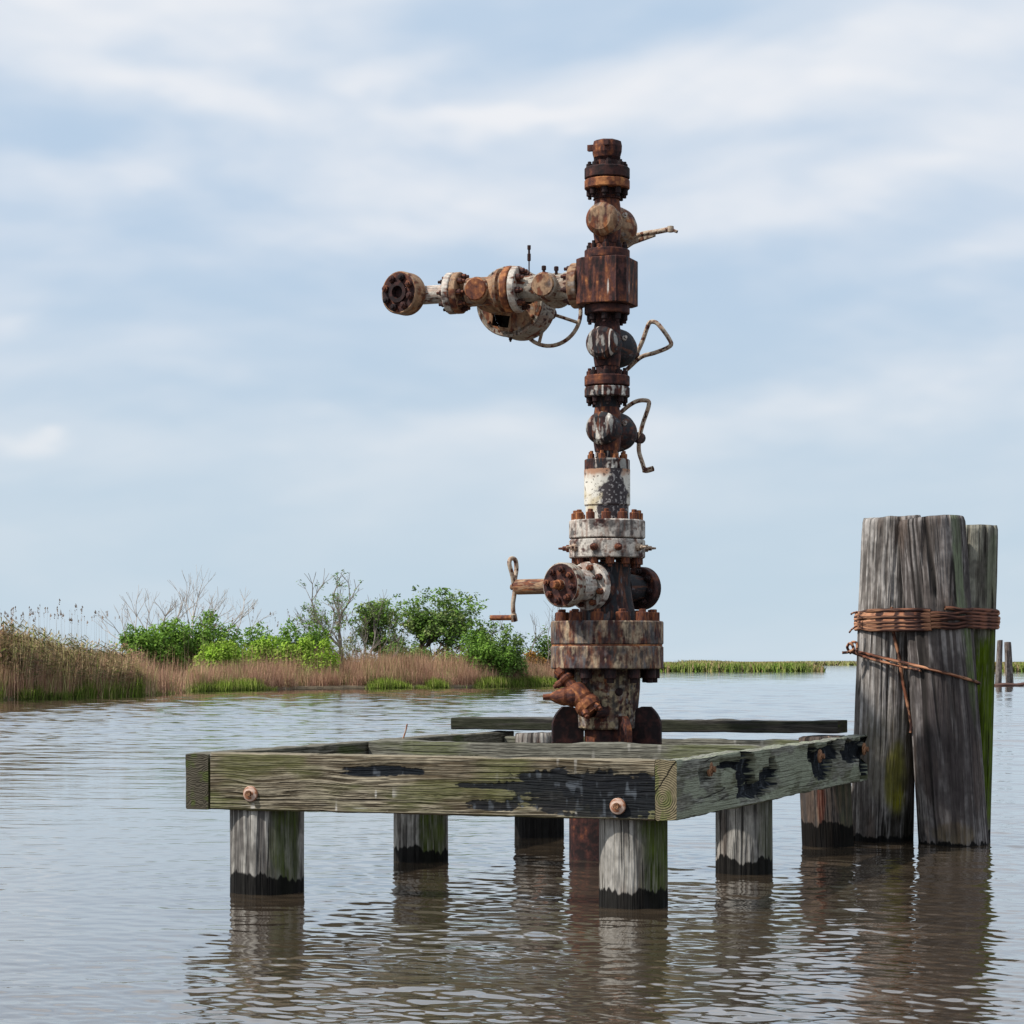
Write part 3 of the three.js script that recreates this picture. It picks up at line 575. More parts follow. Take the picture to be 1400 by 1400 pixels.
// ------------------------------------------------------------------ the timber frame round the well; origin under its front corner pile by the growth-ring beam end
const TURN = -21.07 * Math.PI / 180;
const dock = tag(groupOf('timber_platform', scene, [0.561, 0, -10.82]), 'weathered open timber frame on short round piles around the wellhead', 'platform');
dock.rotation.y = TURN;
{
  const Y0 = -0.45, frontU = 0.25;
  const algae = [0.055, 0.075, 0.012], drab = [0.10, 0.105, 0.06];
  const spots = [
    // x, z, radius, top, seed, look
    [0, 0, 0.158, 0.655, 21, { base: [0.22, 0.205, 0.18], mossAndTone: [[0.06, 0.33, 0.13, 0.42, algae, 0.95], [0.5, 0.3, 0.07, 0.3, drab, 0.4]], band: 0.075, stain: 0.25 }],
    [-1.89, 0, 0.180, 0.655, 22, { base: [0.16, 0.152, 0.142], mossAndTone: [[0.09, 0.25, 0.09, 0.35, algae, 0.8]], band: 0.085, stain: 0.5 }],
    [0, -1.91, 0.152, 0.672, 23, { base: [0.19, 0.182, 0.17], mossAndTone: [[0.04, 0.3, 0.1, 0.4, drab, 0.8]], band: 0.075, stain: 0.35 }],
    [-1.89, -1.91, 0.153, 0.66, 24, { base: [0.19, 0.18, 0.16], mossAndTone: [[0.10, 0.2, 0.1, 0.4, algae, 0.95]], band: 0.07, stain: 0.35 }],
    [0, -3.83, 0.157, 0.67, 25, { base: [0.06, 0.05, 0.045], pale: [0.17, 0.12, 0.09], mossAndTone: [[0.24, 0.3, 0.03, 0.2, [0.13, 0.035, 0.02], 0.8], [0.06, 0.3, 0.09, 0.4, drab, 0.6]], band: 0.13, stain: 0.8 }],
    [-1.89, -3.83, 0.158, 0.67, 26, { base: [0.24, 0.21, 0.19], mossAndTone: [[0.2, 0.5, 0.03, 0.15, [0.26, 0.10, 0.06], 0.7]], band: 0.16, stain: 0.5 }],
  ];
  for (const [x, z, r, top, seed, look] of spots) {
    const lean = seed === 25 ? -0.05 : 0;
    const p = mesh('pile', pileGeo(seed, Y0, top, r * 1.02, r, { rings: 40, dx: lean, slope: 0.004 }), pileMat(seed, Y0, top, look), dock, [x - lean * 0.5, 0, z]);
    if (seed === 25) p.userData.label = 'dark rust stained pile';
  }
  const H = 0.276, y = 0.41;
  // front beam: burnt along its upper edge and at the corner
  const burnF = (u, v) => Math.max(ellipses([[0.42, 0.745, 0.105, 0.085, 1], [0.36, 0.69, 0.06, 0.05, 1]], u, v, 501, 0.7, 26, 3), ellipses([[0.94, 0.40, 0.13, 0.40, 0.97], [0.82, 0.62, 0.13, 0.22, 0.96], [0.79, 0.30, 0.08, 0.30, 0.92], [0.67, 0.52, 0.09, 0.06, 0.95], [0.65, 0.17, 0.055, 0.11, 0.93], [0.74, 0.52, 0.09, 0.12, 0.95], [0.86, 0.2, 0.1, 0.25, 0.9]], u, v, 502, 1.5, 30, 5));
  const wearF = (u, v, f) => 0.006 * (fbm(u * 16, v * 2 + f * 7, 3, 510) - 0.4) + (f === 0 ? 0.010 * burnF(u, v) : 0) + (f === 1 ? 0.010 * sstep(0.55, 0.8, fbm(u * 9, 3, 3, 511)) : 0) + 0.003 * (fbm(u * 60, v * 4 + f, 2, 512) - 0.5);
  const F = beamGeo(2.262, H, 0.11, wearF, 220);
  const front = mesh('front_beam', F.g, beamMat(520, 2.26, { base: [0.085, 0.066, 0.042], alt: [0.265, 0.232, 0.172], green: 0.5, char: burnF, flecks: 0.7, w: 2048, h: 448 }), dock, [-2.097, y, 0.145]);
  mesh('end_grain', F.ends[0], endMat(521, 0.4, 0.4, [0.2, 0.17, 0.12]), front); mesh('end_grain', F.ends[1], endMat(522, 0.4, 0.4, [0.2, 0.17, 0.12]), front);
  // side beam by the mooring piles: lichen, hollows burnt and rotted out
  const burnR = (u, v) => ellipses([[0.24, 0.80, 0.08, 0.06, 1], [0.295, 0.58, 0.045, 0.42, 1], [0.345, 0.22, 0.08, 0.16, 1], [0.415, 0.40, 0.045, 0.26, 1], [0.43, 0.6, 0.02, 0.2, 0.9], [0.655, 0.72, 0.035, 0.2, 1], [0.71, 0.50, 0.055, 0.36, 1], [0.77, 0.78, 0.05, 0.2, 1], [0.90, 0.70, 0.075, 0.28, 1], [0.975, 0.5, 0.035, 0.5, 1], [0.115, 0.70, 0.025, 0.14, 0.55]], u, v, 601, 1.0, 30, 5);
  const wearR = (u, v, f) => 0.008 * (fbm(u * 20, v * 2.5 + f * 7, 3, 610) - 0.4) + (f === 0 ? 0.052 * burnR(u, v) * (0.6 + 0.6 * fbm(u * 40, v * 6, 2, 613)) : 0) + (f === 1 ? 0.028 * sstep(0.5, 0.8, fbm(u * 11, 3, 3, 611)) * sstep(0.5, 0.95, u) + 0.008 * sstep(0.5, 0.8, fbm(u * 14, 5, 3, 615)) : 0) + (f === 3 ? 0.02 * sstep(0.5, 0.75, fbm(u * 12, 9, 3, 612)) : 0) + 0.004 * (fbm(u * 90, v * 5 + f, 2, 614) - 0.5);
  const S = beamGeo(3.95, H, 0.1, wearR, 260);
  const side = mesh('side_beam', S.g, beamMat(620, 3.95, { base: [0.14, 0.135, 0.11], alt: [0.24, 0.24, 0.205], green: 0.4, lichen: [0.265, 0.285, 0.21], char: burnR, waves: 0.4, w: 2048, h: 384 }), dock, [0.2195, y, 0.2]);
  side.rotation.y = Math.PI / 2;
  mesh('end_grain', S.ends[0], endMat(621, 0.35, 0.36, [0.24, 0.20, 0.125]), side); mesh('end_grain', S.ends[1], endMat(622, 0.5, 0.5, [0.1, 0.09, 0.07]), side);
  // the opposite side beam
  const plain = (seed) => (u, v, f) => 0.008 * (fbm(u * 14, v * 2 + f * 7, 3, seed) - 0.4) + (f === 1 ? 0.012 * sstep(0.5, 0.8, fbm(u * 10, 3, 3, seed + 1)) : 0);
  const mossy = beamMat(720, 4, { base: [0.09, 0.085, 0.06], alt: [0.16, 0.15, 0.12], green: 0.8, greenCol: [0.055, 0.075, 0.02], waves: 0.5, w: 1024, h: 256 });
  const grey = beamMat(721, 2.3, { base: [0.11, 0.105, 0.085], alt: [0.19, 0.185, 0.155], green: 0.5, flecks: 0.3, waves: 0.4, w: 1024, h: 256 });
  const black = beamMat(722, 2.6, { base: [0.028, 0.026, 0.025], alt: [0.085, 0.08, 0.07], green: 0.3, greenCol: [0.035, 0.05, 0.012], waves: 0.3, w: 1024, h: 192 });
  const e3 = endMat(723, 0.5, 1.6, [0.10, 0.088, 0.065]);
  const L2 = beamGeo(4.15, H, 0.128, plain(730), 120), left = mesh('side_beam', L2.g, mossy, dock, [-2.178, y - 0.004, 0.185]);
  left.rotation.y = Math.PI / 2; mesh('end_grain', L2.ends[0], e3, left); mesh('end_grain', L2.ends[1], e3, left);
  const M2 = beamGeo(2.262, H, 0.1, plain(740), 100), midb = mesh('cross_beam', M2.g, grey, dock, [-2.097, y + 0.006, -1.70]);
  mesh('end_grain', M2.ends[0], e3, midb); mesh('end_grain', M2.ends[1], e3, midb);
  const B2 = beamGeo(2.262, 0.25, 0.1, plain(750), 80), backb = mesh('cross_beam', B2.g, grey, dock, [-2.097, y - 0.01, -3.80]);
  mesh('end_grain', B2.ends[0], e3, backb); mesh('end_grain', B2.ends[1], e3, backb);
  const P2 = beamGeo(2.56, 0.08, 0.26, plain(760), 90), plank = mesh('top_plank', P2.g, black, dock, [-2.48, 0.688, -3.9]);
  mesh('end_grain', P2.ends[0], e3, plank); mesh('end_grain', P2.ends[1], e3, plank);
  plank.userData.label = 'dark plank lying across the back of the frame';
  // bolts with dished washers
  const wash = new THREE.LatheGeometry([[0.001, 0.016], [0.014, 0.016], [0.02, 0.010], [0.034, 0.008], [0.038, 0.004], [0.038, -0.004]].map(([r, h]) => new THREE.Vector2(r, h)), 20); wash.rotateX(Math.PI / 2);
  const nut = new THREE.CylinderGeometry(0.0145, 0.0155, 0.016, 8); nut.rotateX(Math.PI / 2);
  for (const [x, yy] of [[-1.876, 0.491], [-0.008, 0.472]]) { const m = mesh('washer', wash, paleRust, dock, [x, yy, 0.2035]); mesh('bolt', nut, rustBitMat, m, [-0.001, 0.002, 0.022]); }
  const w2 = wash.clone().rotateY(Math.PI / 2), n2 = nut.clone().rotateY(Math.PI / 2);
  for (const [z, yy] of [[-0.36, 0.62], [-2.55, 0.60], [-3.68, 0.60]]) { const m = mesh('washer', w2, rustBitMat, dock, [0.262, yy, z]); mesh('bolt', n2, rustBitMat, m, [0.02, 0, 0]); }
  const spike = new THREE.TubeGeometry(new THREE.CatmullRomCurve3([V(0, 0, 0), V(0.015, 0.04, 0), V(0.03, 0.085, 0.01)]), 8, 0.005, 5);
  mesh('spike', spike, paleRust, dock, [-2.15, 0.68, -2.25]);
}

// ------------------------------------------------------------------ mooring dolphin: three tall piles lashed with rusty wire
{
  const D = tag(groupOf('mooring_dolphin', scene, [2.56, 0, -14.7]), 'three tall grey mooring piles lashed together with rusty wire', 'piling');
  const Y0 = -0.5, lime = [0.17, 0.20, 0.125], algae = [0.065, 0.10, 0.004], olive = [0.19, 0.18, 0.008];
  // base x, z, top x, z, radius below, above, top
  const P = [
    [-0.225, -0.10, -0.155, -0.14, 0.200, 0.186, 2.045, 81, { base: [0.20, 0.18, 0.165], pale: [0.38, 0.355, 0.335], mossAndTone: [[0.20, 0.38, 0.07, 0.28, olive, 1.2], [0.20, 0.06, 0.13, 0.2, [0.014, 0.012, 0.009], 1], [0.10, 0.45, 0.09, 0.6, [0.03, 0.027, 0.02], 0.9], [0.25, 0.55, 0.2, 0.35, [0.09, 0.08, 0.05], 0.6]], stain: 0.35, band: 0.03 }],  // patches: olive growth, black foot, a dark brown tone on the right flank
    [0.185, 0.15, 0.055, 0.10, 0.216, 0.205, 2.02, 82, { base: [0.105, 0.09, 0.085], pale: [0.24, 0.22, 0.212], mossAndTone: [[0.155, 1.72, 0.035, 0.5, lime, 0.85], [0.12, 1.1, 0.035, 0.4, [0.10, 0.15, 0.04], 0.7], [0.30, 1.88, 0.06, 0.16, [0.06, 0.05, 0.045], 0.8], [0.27, 0.07, 0.12, 0.08, [0.21, 0.16, 0.09], 0.7], [0.25, 0.62, 0.22, 0.62, [0.045, 0.037, 0.038], 0.75]], stain: 0.6, band: 0.015 }],  // the last patch is a plain dark tone over the lower front
    [0.30, -0.28, 0.355, -0.26, 0.20, 0.190, 1.985, 83, { base: [0.16, 0.15, 0.12], pale: [0.29, 0.28, 0.23], mossAndTone: [[0.10, 0.72, 0.25, 0.72, algae, 1.3], [0.12, 1.7, 0.06, 0.3, lime, 0.6]], stain: 0.45, band: 0.05 }],
  ];
  P.forEach(([x, z, tx, tz, rb, rt, top, seed, look]) => {
    const k = (top - Y0) / top, dx = (tx - x) * k, dz = (tz - z) * k;
    mesh('pile', pileGeo(seed, Y0, top, rb, rt, { dx, dz, seg: 110, rings: 90, rough: 1.5, slope: 0.012 }), pileMat(seed, Y0, top, { ...look, w: 768, h: 1024 }), D, [tx - dx, 0, tz - dz]);
  });
  // the wires run round the outline of the three piles
  const hull = (phi, y, off, set = P) => {
    let best = -9, out;
    for (const [x, z, tx, tz, rb, rt, top] of set) {
      const k = y / top, cx = mix(x, tx, k), cz = mix(z, tz, k), r = mix(rb, rt, k) + off, nx = Math.cos(phi), nz = Math.sin(phi), s = cx * nx + cz * nz + r;
      if (s > best) { best = s; out = V(cx + nx * r, y, cz + nz * r); }
    }
    return out;
  };
  const R = rng(91);
  const wire = (a0, a1, yOf, r, off, n = 96, set = P) => { const pts = []; for (let i = 0; i <= n; i++) { const a = mix(a0, a1, i / n); pts.push(hull(a, yOf(i / n, a), off + 0.0012 * (R() - 0.5), set)); } return new THREE.TubeGeometry(new THREE.CatmullRomCurve3(pts, false, 'centripetal'), n * 3, r, 7, false); };
  const wireTex = paint(512, 64, (u, v) => { const n = fbm(u * 16, v * 3, 4, 5, 16, 3), b = fbm(u * 5, v * 2, 3, 6, 5, 2); return [...mixc([0.035, 0.016, 0.014], mixc([0.19, 0.07, 0.04], [0.46, 0.23, 0.13], sstep(0.4, 0.7, b)), sstep(0.36, 0.62, n)), n]; });
  const wireMat = new THREE.MeshPhysicalMaterial({ ...wireTex, bumpScale: 0.003, roughness: 0.8, specularIntensity: 0.4 });
  for (let k = 0; k < 6; k++) {
    const y = 1.452 - k * 0.0215, wob = R() * 6, off = 0.010 + 0.006 * R();
    const gone = k === 0 ? 0.9 : 0;          // the top turn starts part of the way round
    mesh('wire_turn', wire(Math.PI * 0.62 - gone * 0.45, Math.PI * 0.62 - Math.PI * 2, (t, a) => y + 0.006 * Math.sin(a * 2 + wob) + 0.004 * Math.sin(a * 7 + wob) - 0.012 * sstep(0.2, 0.6, t), 0.0122, off), wireMat, D);
    if (k > 0) mesh('wire_turn', wire(Math.PI * 0.62, Math.PI * 1.05, (t, a) => y + 0.006 * Math.sin(a * 2 + wob) + 0.004 * Math.sin(a * 7 + wob), 0.0108, off, 24), wireMat, D);
  }
  mesh('slack_wire', wire(Math.PI * 1.04, -Math.PI * 0.06, (t, a) => mix(1.20, 0.985, (hull(a, 1.1, 0.013, P.slice(0, 2)).x + 0.42) / 0.79), 0.0095, 0.013, 96, P.slice(0, 2)), wireMat, D);
  const bent = (pts, r) => new THREE.TubeGeometry(new THREE.CatmullRomCurve3(pts.map((p) => V(...p))), 40, r, 6, false);
  mesh('slack_wire', bent([[-0.425, 1.19, -0.03], [-0.395, 1.176, 0.0], [-0.30, 1.142, 0.07], [-0.15, 1.102, 0.165], [-0.045, 1.073, 0.29]], 0.0085), wireMat, D);
  // twisted ends and the strap hanging down
  mesh('wire_end', bent([[-0.43, 1.18, -0.02], [-0.455, 1.22, 0.0], [-0.44, 1.245, 0.02], [-0.42, 1.21, 0.03], [-0.45, 1.19, 0.03], [-0.49, 1.185, 0.02]], 0.009), wireMat, D);
  mesh('wire_end', bent([[-0.41, 1.19, 0.0], [-0.425, 1.25, 0.01], [-0.40, 1.245, 0.03], [-0.405, 1.18, 0.04]], 0.009), wireMat, D);
  mesh('wire_end', bent([[-0.40, 1.35, 0.0], [-0.43, 1.33, 0.01], [-0.445, 1.31, 0.01]], 0.006), wireMat, D);
  mesh('wire_end', bent([[-0.39, 1.44, 0.0], [-0.42, 1.435, 0.01], [-0.435, 1.425, 0.01]], 0.006), wireMat, D);
  mesh('hanging_strap', bent([[-0.19, 1.47, 0.085], [-0.185, 1.34, 0.09], [-0.15, 1.18, 0.09], [-0.12, 1.0, 0.095], [-0.085, 0.82, 0.10], [-0.07, 0.72, 0.105], [-0.078, 0.685, 0.11]], 0.0105), wireMat, D).userData.label = 'rusty strap hanging down between the piles';
}

// ------------------------------------------------------------------ two old piles standing alone far off, driftwood at their feet
{
  const m = pileMat(95, -0.4, 2.1, { base: [0.17, 0.14, 0.13], pale: [0.27, 0.24, 0.22], w: 128, h: 256, band: 0.1 });
  const a = mesh('lone_pile', pileGeo(95, -0.4, 2.14, 0.16, 0.13, { seg: 20, rings: 16, dx: 0.10 }), m, scene, [22.62, 0, -109]);
  tag(a, 'slim straight grey pile standing in open water, the taller of two', 'piling', 'lone piles in open water');
  const b = mesh('lone_pile', pileGeo(96, -0.4, 2.05, 0.19, 0.165, { seg: 20, rings: 16, dx: -0.12 }), m, scene, [23.28, 0, -109.4]);
  tag(b, 'thicker leaning brown pile standing in open water, the shorter of two', 'piling', 'lone piles in open water');
  const g = new THREE.TubeGeometry(new THREE.CatmullRomCurve3([V(-0.75, 0.02, 0), V(-0.3, 0.07, 0.1), V(0.3, 0.05, 0), V(0.7, 0.10, 0.05), V(0.95, 0.03, 0.1)]), 24, 0.09, 7);
  tag(mesh('driftwood', g, new THREE.MeshPhysicalMaterial({ color: new THREE.Color().setRGB(0.10, 0.055, 0.045), roughness: 1 }), scene, [23.1, 0, -108.6]), 'dark driftwood log lying at the feet of two lone piles', 'driftwood');
}
// ------------------------------------------------------------------ old paint and rust
const RUST = [[0.014, 0.008, 0.009], [0.060, 0.022, 0.019], [0.180, 0.060, 0.027], [0.45, 0.19, 0.07]];
const rustAt = (t) => { const k = clamp(t) * 2.999, i = Math.floor(k); return mixc(RUST[i], RUST[i + 1], k - i); };
// warm: how orange the rust is; coats: [colour, how much of the surface it still covers, seed]
function metal(seed, { warm = 0.5, coats = [], streak = 0.25, drips = 0, tall = 1, soft = 0, w = 384 } = {}) {
  const t = paint(w, w, (u, v) => {
    const big = fbm(u * 6, v * 6, 5, seed, 6, 6), fine = fbm(u * 26, v * 26, 4, seed + 1, 26, 26), run = fbm(u * 30, v * 4, 4, seed + 2, 30, 4), pit = vn(u * 90, v * 90, seed + 3, 90, 90);
    let c = rustAt(warm + 1.5 * (0.5 * big + 0.5 * fine - 0.5) + streak * 1.8 * (run - 0.5)), hgt = 0.35 + 0.3 * fine;
    for (const [col, cover, s] of coats) {
      const m = 0.34 * fbm(u * 7, v * 7 * tall, 5, seed + s, 7, 7 * tall) + 0.36 * fbm(u * 24, v * 14 * tall, 4, seed + s + 1, 24, 14 * tall) + 0.3 * fbm(u * 28, v * 3 * tall, 4, seed + s + 2, 28, 3 * tall) + 0.5 * streak * (run - 0.5);
      const th = 0.5 + (0.5 - cover) * 0.5, k = (1 - 0.25 * (soft > 0)) * sstep(th - 0.03 - soft, th + 0.035 + soft, m + 0.5 * soft * (fine - 0.5)), rim = sstep(th - 0.07, th, m) * (1 - k);
      c = mixc(c, mulc(RUST[1], 0.8), 0.5 * rim);
      c = mixc(c, mulc(mixc(col, rustAt(0.7), 0.45 * sstep(0.5, 0.72, fbm(u * 40, v * 6, 3, seed + s + 3, 40, 6))), 0.72 + 0.56 * fine), k);
      hgt = mix(hgt, 0.62 + 0.12 * fine, k);
    }
    if (drips) { const d = vn(u * 34, v * 1.5, seed + 40, 34, 2), e = sstep(0.90, 0.95, d) * sstep(0.4, 0.6, vn(u * 12, v * 4, seed + 41, 12, 4)); c = mixc(c, [0.55, 0.52, 0.48], drips * e); }
    return [...mulc(c, 0.8 + 0.4 * pit), hgt];
  });
  return new THREE.MeshPhysicalMaterial({ ...t, bumpScale: 0.004, roughness: 0.75, specularIntensity: 0.45 });
}
const TAN = [0.35, 0.235, 0.145], WHITE = [0.62, 0.59, 0.53], GREY = [0.30, 0.29, 0.27], BLACK = [0.020, 0.021, 0.025], SLATE = [0.085, 0.10, 0.115], CREAM = [0.46, 0.38, 0.24];
const MT = {
  dark: metal(1001, { warm: 0.22, streak: 0.3 }),
  brown: metal(1011, { warm: 0.42, streak: 0.45 }),
  orange: metal(1021, { warm: 0.66, streak: 0.4 }),
  block: metal(1031, { warm: 0.33, streak: 0.85, drips: 0.9, coats: [[[0.075, 0.03, 0.028], 0.42, 50]] }),
  tan: metal(1041, { warm: 0.60, soft: 0.03, coats: [[TAN, 0.60, 50], [GREY, 0.26, 60], [BLACK, 0.20, 70]] }),
  pale: metal(1051, { warm: 0.52, soft: 0.03, coats: [[WHITE, 0.66, 50], [GREY, 0.28, 60]] }),
  mottle: metal(1061, { warm: 0.45, coats: [[WHITE, 0.70, 50], [BLACK, 0.36, 60], [GREY, 0.22, 70]], streak: 0.5, tall: 2, soft: 0.045 }),
  black: metal(1071, { warm: 0.28, coats: [[BLACK, 0.66, 50], [SLATE, 0.28, 60]], streak: 0.3 }),
  blackDrip: metal(1081, { warm: 0.36, coats: [[BLACK, 0.52, 50], [GREY, 0.40, 60], [WHITE, 0.18, 70]], streak: 0.8, drips: 0.9 }),
  head: metal(1091, { warm: 0.52, coats: [[[0.40, 0.32, 0.22], 0.55, 50], [SLATE, 0.36, 60], [BLACK, 0.34, 70]], streak: 0.55, tall: 1, soft: 0.06, w: 512 }),
  casing: metal(1101, { warm: 0.40, coats: [[CREAM, 0.50, 50], [GREY, 0.34, 55], [BLACK, 0.42, 70]], streak: 0.3, tall: 2, soft: 0.04 }),
  drum: metal(1111, { warm: 0.52, coats: [[[0.33, 0.29, 0.24], 0.64, 50], [BLACK, 0.18, 60]], streak: 0.3 }),
  bolt: metal(1121, { warm: 0.50, streak: 0.2, w: 128 }),
  boltDark: metal(1131, { warm: 0.06, streak: 0.2, w: 128 }),
  rod: metal(1141, { warm: 0.46, coats: [[[0.42, 0.34, 0.26], 0.62, 50]], w: 256 }),
  fresh: metal(1151, { warm: 0.56, streak: 0.15 }),
};
// white spool: paint flaked off one side down to the black primer
MT.spool = (() => {
  const t = paint(512, 256, (u, v) => {
    let du = Math.abs(u - 0.13); du = Math.min(du, 1 - du);
    const n = fbm(u * 24, v * 8, 5, 1201, 24, 0), run = vn(u * 60, v * 3, 1202, 60), spots = fbm(u * 50, v * 20, 3, 1203, 50, 0);
    let c = mulc(mixc([0.63, 0.60, 0.53], [0.50, 0.42, 0.27], sstep(0.5, 0.75, fbm(u * 9, v * 4, 4, 1204, 9))), 0.86 + 0.28 * run);
    c = mixc(c, [0.33, 0.13, 0.05], 0.85 * sstep(0.80, 0.97, v + 0.25 * (n - 0.5)));
    const bare = sstep(0.015, -0.015, du - 0.115 * sstep(0.95, 0.45, v) - 0.02 + 0.16 * (n - 0.5)), fleck = sstep(0.665, 0.70, spots);
    c = mixc(c, mixc([0.035, 0.026, 0.03], [0.30, 0.28, 0.27], sstep(0.62, 0.68, fbm(u * 60, v * 22, 3, 1205, 60))), bare);
    c = mixc(c, [0.09, 0.06, 0.045], 0.8 * fleck * (1 - bare));
    return [...c, 0.6 - 0.3 * bare - 0.2 * fleck];
  });
  return new THREE.MeshPhysicalMaterial({ ...t, bumpScale: 0.004, roughness: 0.7 });
})();

// ------------------------------------------------------------------ wellhead, drawn in units of 4.2 mm above the water, on its own centre line
const UNIT = 0.0042, TILE = 143;
const well = tag(groupOf('wellhead_valve_stack', scene, [0.546, 0, -13.44]), 'tall rusty flanged wellhead valve stack with side arm standing inside the timber frame', 'wellhead');
well.rotation.y = TURN; well.scale.setScalar(UNIT);
let salt = 0;
// solid of revolution about y, crisp at every profile corner; unit uv when whole is set
function turned(profile, seg = 40, whole = false, flat = false) {
  const pos = [], nor = [], uv = [], idx = [], rmax = Math.max(...profile.map((p) => p[0]));
  const reps = Math.max(1, Math.round(2 * Math.PI * rmax / TILE)), ou = (salt * 0.371) % 1, ov = (salt * 0.619) % 1; salt++;
  const y0 = profile[0][1], y1 = profile[profile.length - 1][1];
  let run = 0;
  for (let k = 0; k < profile.length - 1; k++) {
    const [r0, a] = profile[k], [r1, b] = profile[k + 1], len = Math.hypot(r1 - r0, b - a);
    if (len < 1e-6) continue;
    const nr = (b - a) / len, ny = -(r1 - r0) / len, base = pos.length / 3;
    for (const [r, y, s] of [[r0, a, run], [r1, b, run + len]]) for (let i = 0; i <= seg; i++) {
      const t = i / seg * Math.PI * 2;
      pos.push(r * Math.cos(t), y, r * Math.sin(t)); nor.push(nr * Math.cos(t), ny, nr * Math.sin(t));
      uv.push(...(flat ? [ou + r * Math.cos(t) / TILE, ov + r * Math.sin(t) / TILE] : whole ? [i / seg, (y - y0) / (y1 - y0)] : Math.abs(ny) > 0.8 && r1 !== r0 ? [ou + r * Math.cos(t) / TILE, ov + r * Math.sin(t) / TILE] : [ou + i / seg * reps, ov + s / TILE]));
    }
    for (let i = 0; i < seg; i++) { const p = base + i, q = p + seg + 1; idx.push(p, q, p + 1, p + 1, q, q + 1); }
    run += len;
  }
  const g = new THREE.BufferGeometry();
  g.setAttribute('position', new THREE.Float32BufferAttribute(pos, 3)); g.setAttribute('normal', new THREE.Float32BufferAttribute(nor, 3)); g.setAttribute('uv', new THREE.Float32BufferAttribute(uv, 2));
  g.setIndex(idx);
  return g;
}
const disc = (r, y0, y1, c = 1.2, bore = 0) => [[bore, y0], [r - c, y0], [r, y0 + c], [r, y1 - c], [r - c, y1], [bore, y1]];
const noUV = (g) => { const p = g.attributes.position, n = g.attributes.normal, uv = []; const o = (salt++ * 0.217) % 1; for (let i = 0; i < p.count; i++) { const x = p.getX(i), y = p.getY(i), z = p.getZ(i), ax = Math.abs(n.getX(i)), ay = Math.abs(n.getY(i)), az = Math.abs(n.getZ(i)); uv.push(o + (ax >= ay && ax >= az ? z : x) / TILE, o + (ay > ax && ay > az ? z : y) / TILE); } g.setAttribute('uv', new THREE.Float32BufferAttribute(uv, 2)); return g; };
// hexagon nut with the stud standing out of it, along +y
const boltGeos = new Map();
function boltGeo(r, h, stud) {
  const key = [r, h, stud].join();
  if (!boltGeos.has(key)) {
    const a = turned([[0, 0], [r, 0], [r, h - 0.8], [r - 0.9, h], [0, h]], 6), b = turned([[0, h - 0.1], [r * 0.56, h - 0.1], [r * 0.56, h + stud - 0.4], [r * 0.4, h + stud], [0, h + stud]], 8);
    boltGeos.set(key, mergeGeometries([a, b]));
  }
  return boltGeos.get(key);
}
// ring of bolts on a flange (child meshes): up = +1 on its upper face, -1 below
function ringOf(parent, n, R, y, up, r, h, stud, mat, phase = 0) {
  const q = rng(900 + salt);
  for (let i = 0; i < n; i++) {
    const t = phase + i / n * Math.PI * 2, m = mesh('bolt', boltGeo(r, h, stud), Array.isArray(mat) ? mat[Math.floor(q() * mat.length)] : mat, parent, [R * Math.cos(t), y, R * Math.sin(t)]);
    if (up < 0) m.rotation.x = Math.PI;
    m.rotation.y = q() * 3;
  }
}
const aim = (o, dir) => { o.quaternion.setFromUnitVectors(V(0, 1, 0), V(...dir).normalize()); return o; };
const rod = (pts, r, sides = 9, n = 48) => new THREE.TubeGeometry(new THREE.CatmullRomCurve3(pts.map((p) => V(...p)), false, 'centripetal'), n, r, sides, false);
const rodUV = (g, L) => { const uv = g.attributes.uv; for (let i = 0; i < uv.count; i++) uv.setXY(i, uv.getX(i) * L / TILE, uv.getY(i) * 0.3); return g; };

{ // --- conductor, casing head and its gusset plates
  const con = mesh('conductor_pipe', turned([[52, -110], [52, 146], [50, 148], [38, 148]], 48), MT.dark, well);
  mesh('inner_casing', turned([[31, 100], [31, 176]], 36), MT.brown, con);
  const cas = mesh('casing_head', turned([[20, 177], [39, 177], [41, 179], [42, 200], [45, 232], [45.5, 262]], 56), MT.casing, well);
  mesh('plugged_port', turned([[0, 0], [5.5, 0], [5.5, 2], [3.8, 3], [0, 3]], 16), MT.boltDark, aim(groupOf('port', cas, [28, 228, 34]), [0.63, 0, 0.77]));
  const sh = new THREE.Shape(); sh.moveTo(34, 120); sh.lineTo(76, 120); sh.lineTo(76, 183); sh.quadraticCurveTo(75, 196, 62, 207); sh.lineTo(50, 207); sh.lineTo(34, 200);
  const plate = noUV(new THREE.ExtrudeGeometry(sh, { depth: 7, bevelEnabled: true, bevelSize: 0.8, bevelThickness: 0.8, bevelSegments: 1 })); plate.translate(0, 0, -3.5);
  for (const [a, m] of [[0.02, MT.boltDark], [Math.PI + 0.55, MT.boltDark], [-Math.PI / 2 + 0.82, MT.brown], [Math.PI / 2 - 0.2, MT.boltDark]]) { const p = mesh('gusset_plate', plate, m, well); p.rotation.y = a; if (m === MT.brown) p.scale.set(0.82, 0.94, 1.15); }
  // big double flange
  const lo = mesh('casing_flange', turned(disc(77, -15.5, 15.5, 1.6), 72), MT.head, well, [0, 274.5, 0]);
  ringOf(lo, 12, 64, -15.5, -1, 9, 13, 6, MT.boltDark, 0.13);
  const hi = mesh('casing_flange', turned(disc(77, -16, 16, 1.6), 72), MT.head, well, [0, 308, 0]);
  hi.rotation.y = 2;
  ringOf(hi, 12, 64, 16, 1, 9, 12, 4, [MT.bolt, MT.bolt, MT.brown], 0.31);
  mesh('gasket_ring', turned([[75.4, 288], [75.4, 293]], 60), MT.orange, well);
}
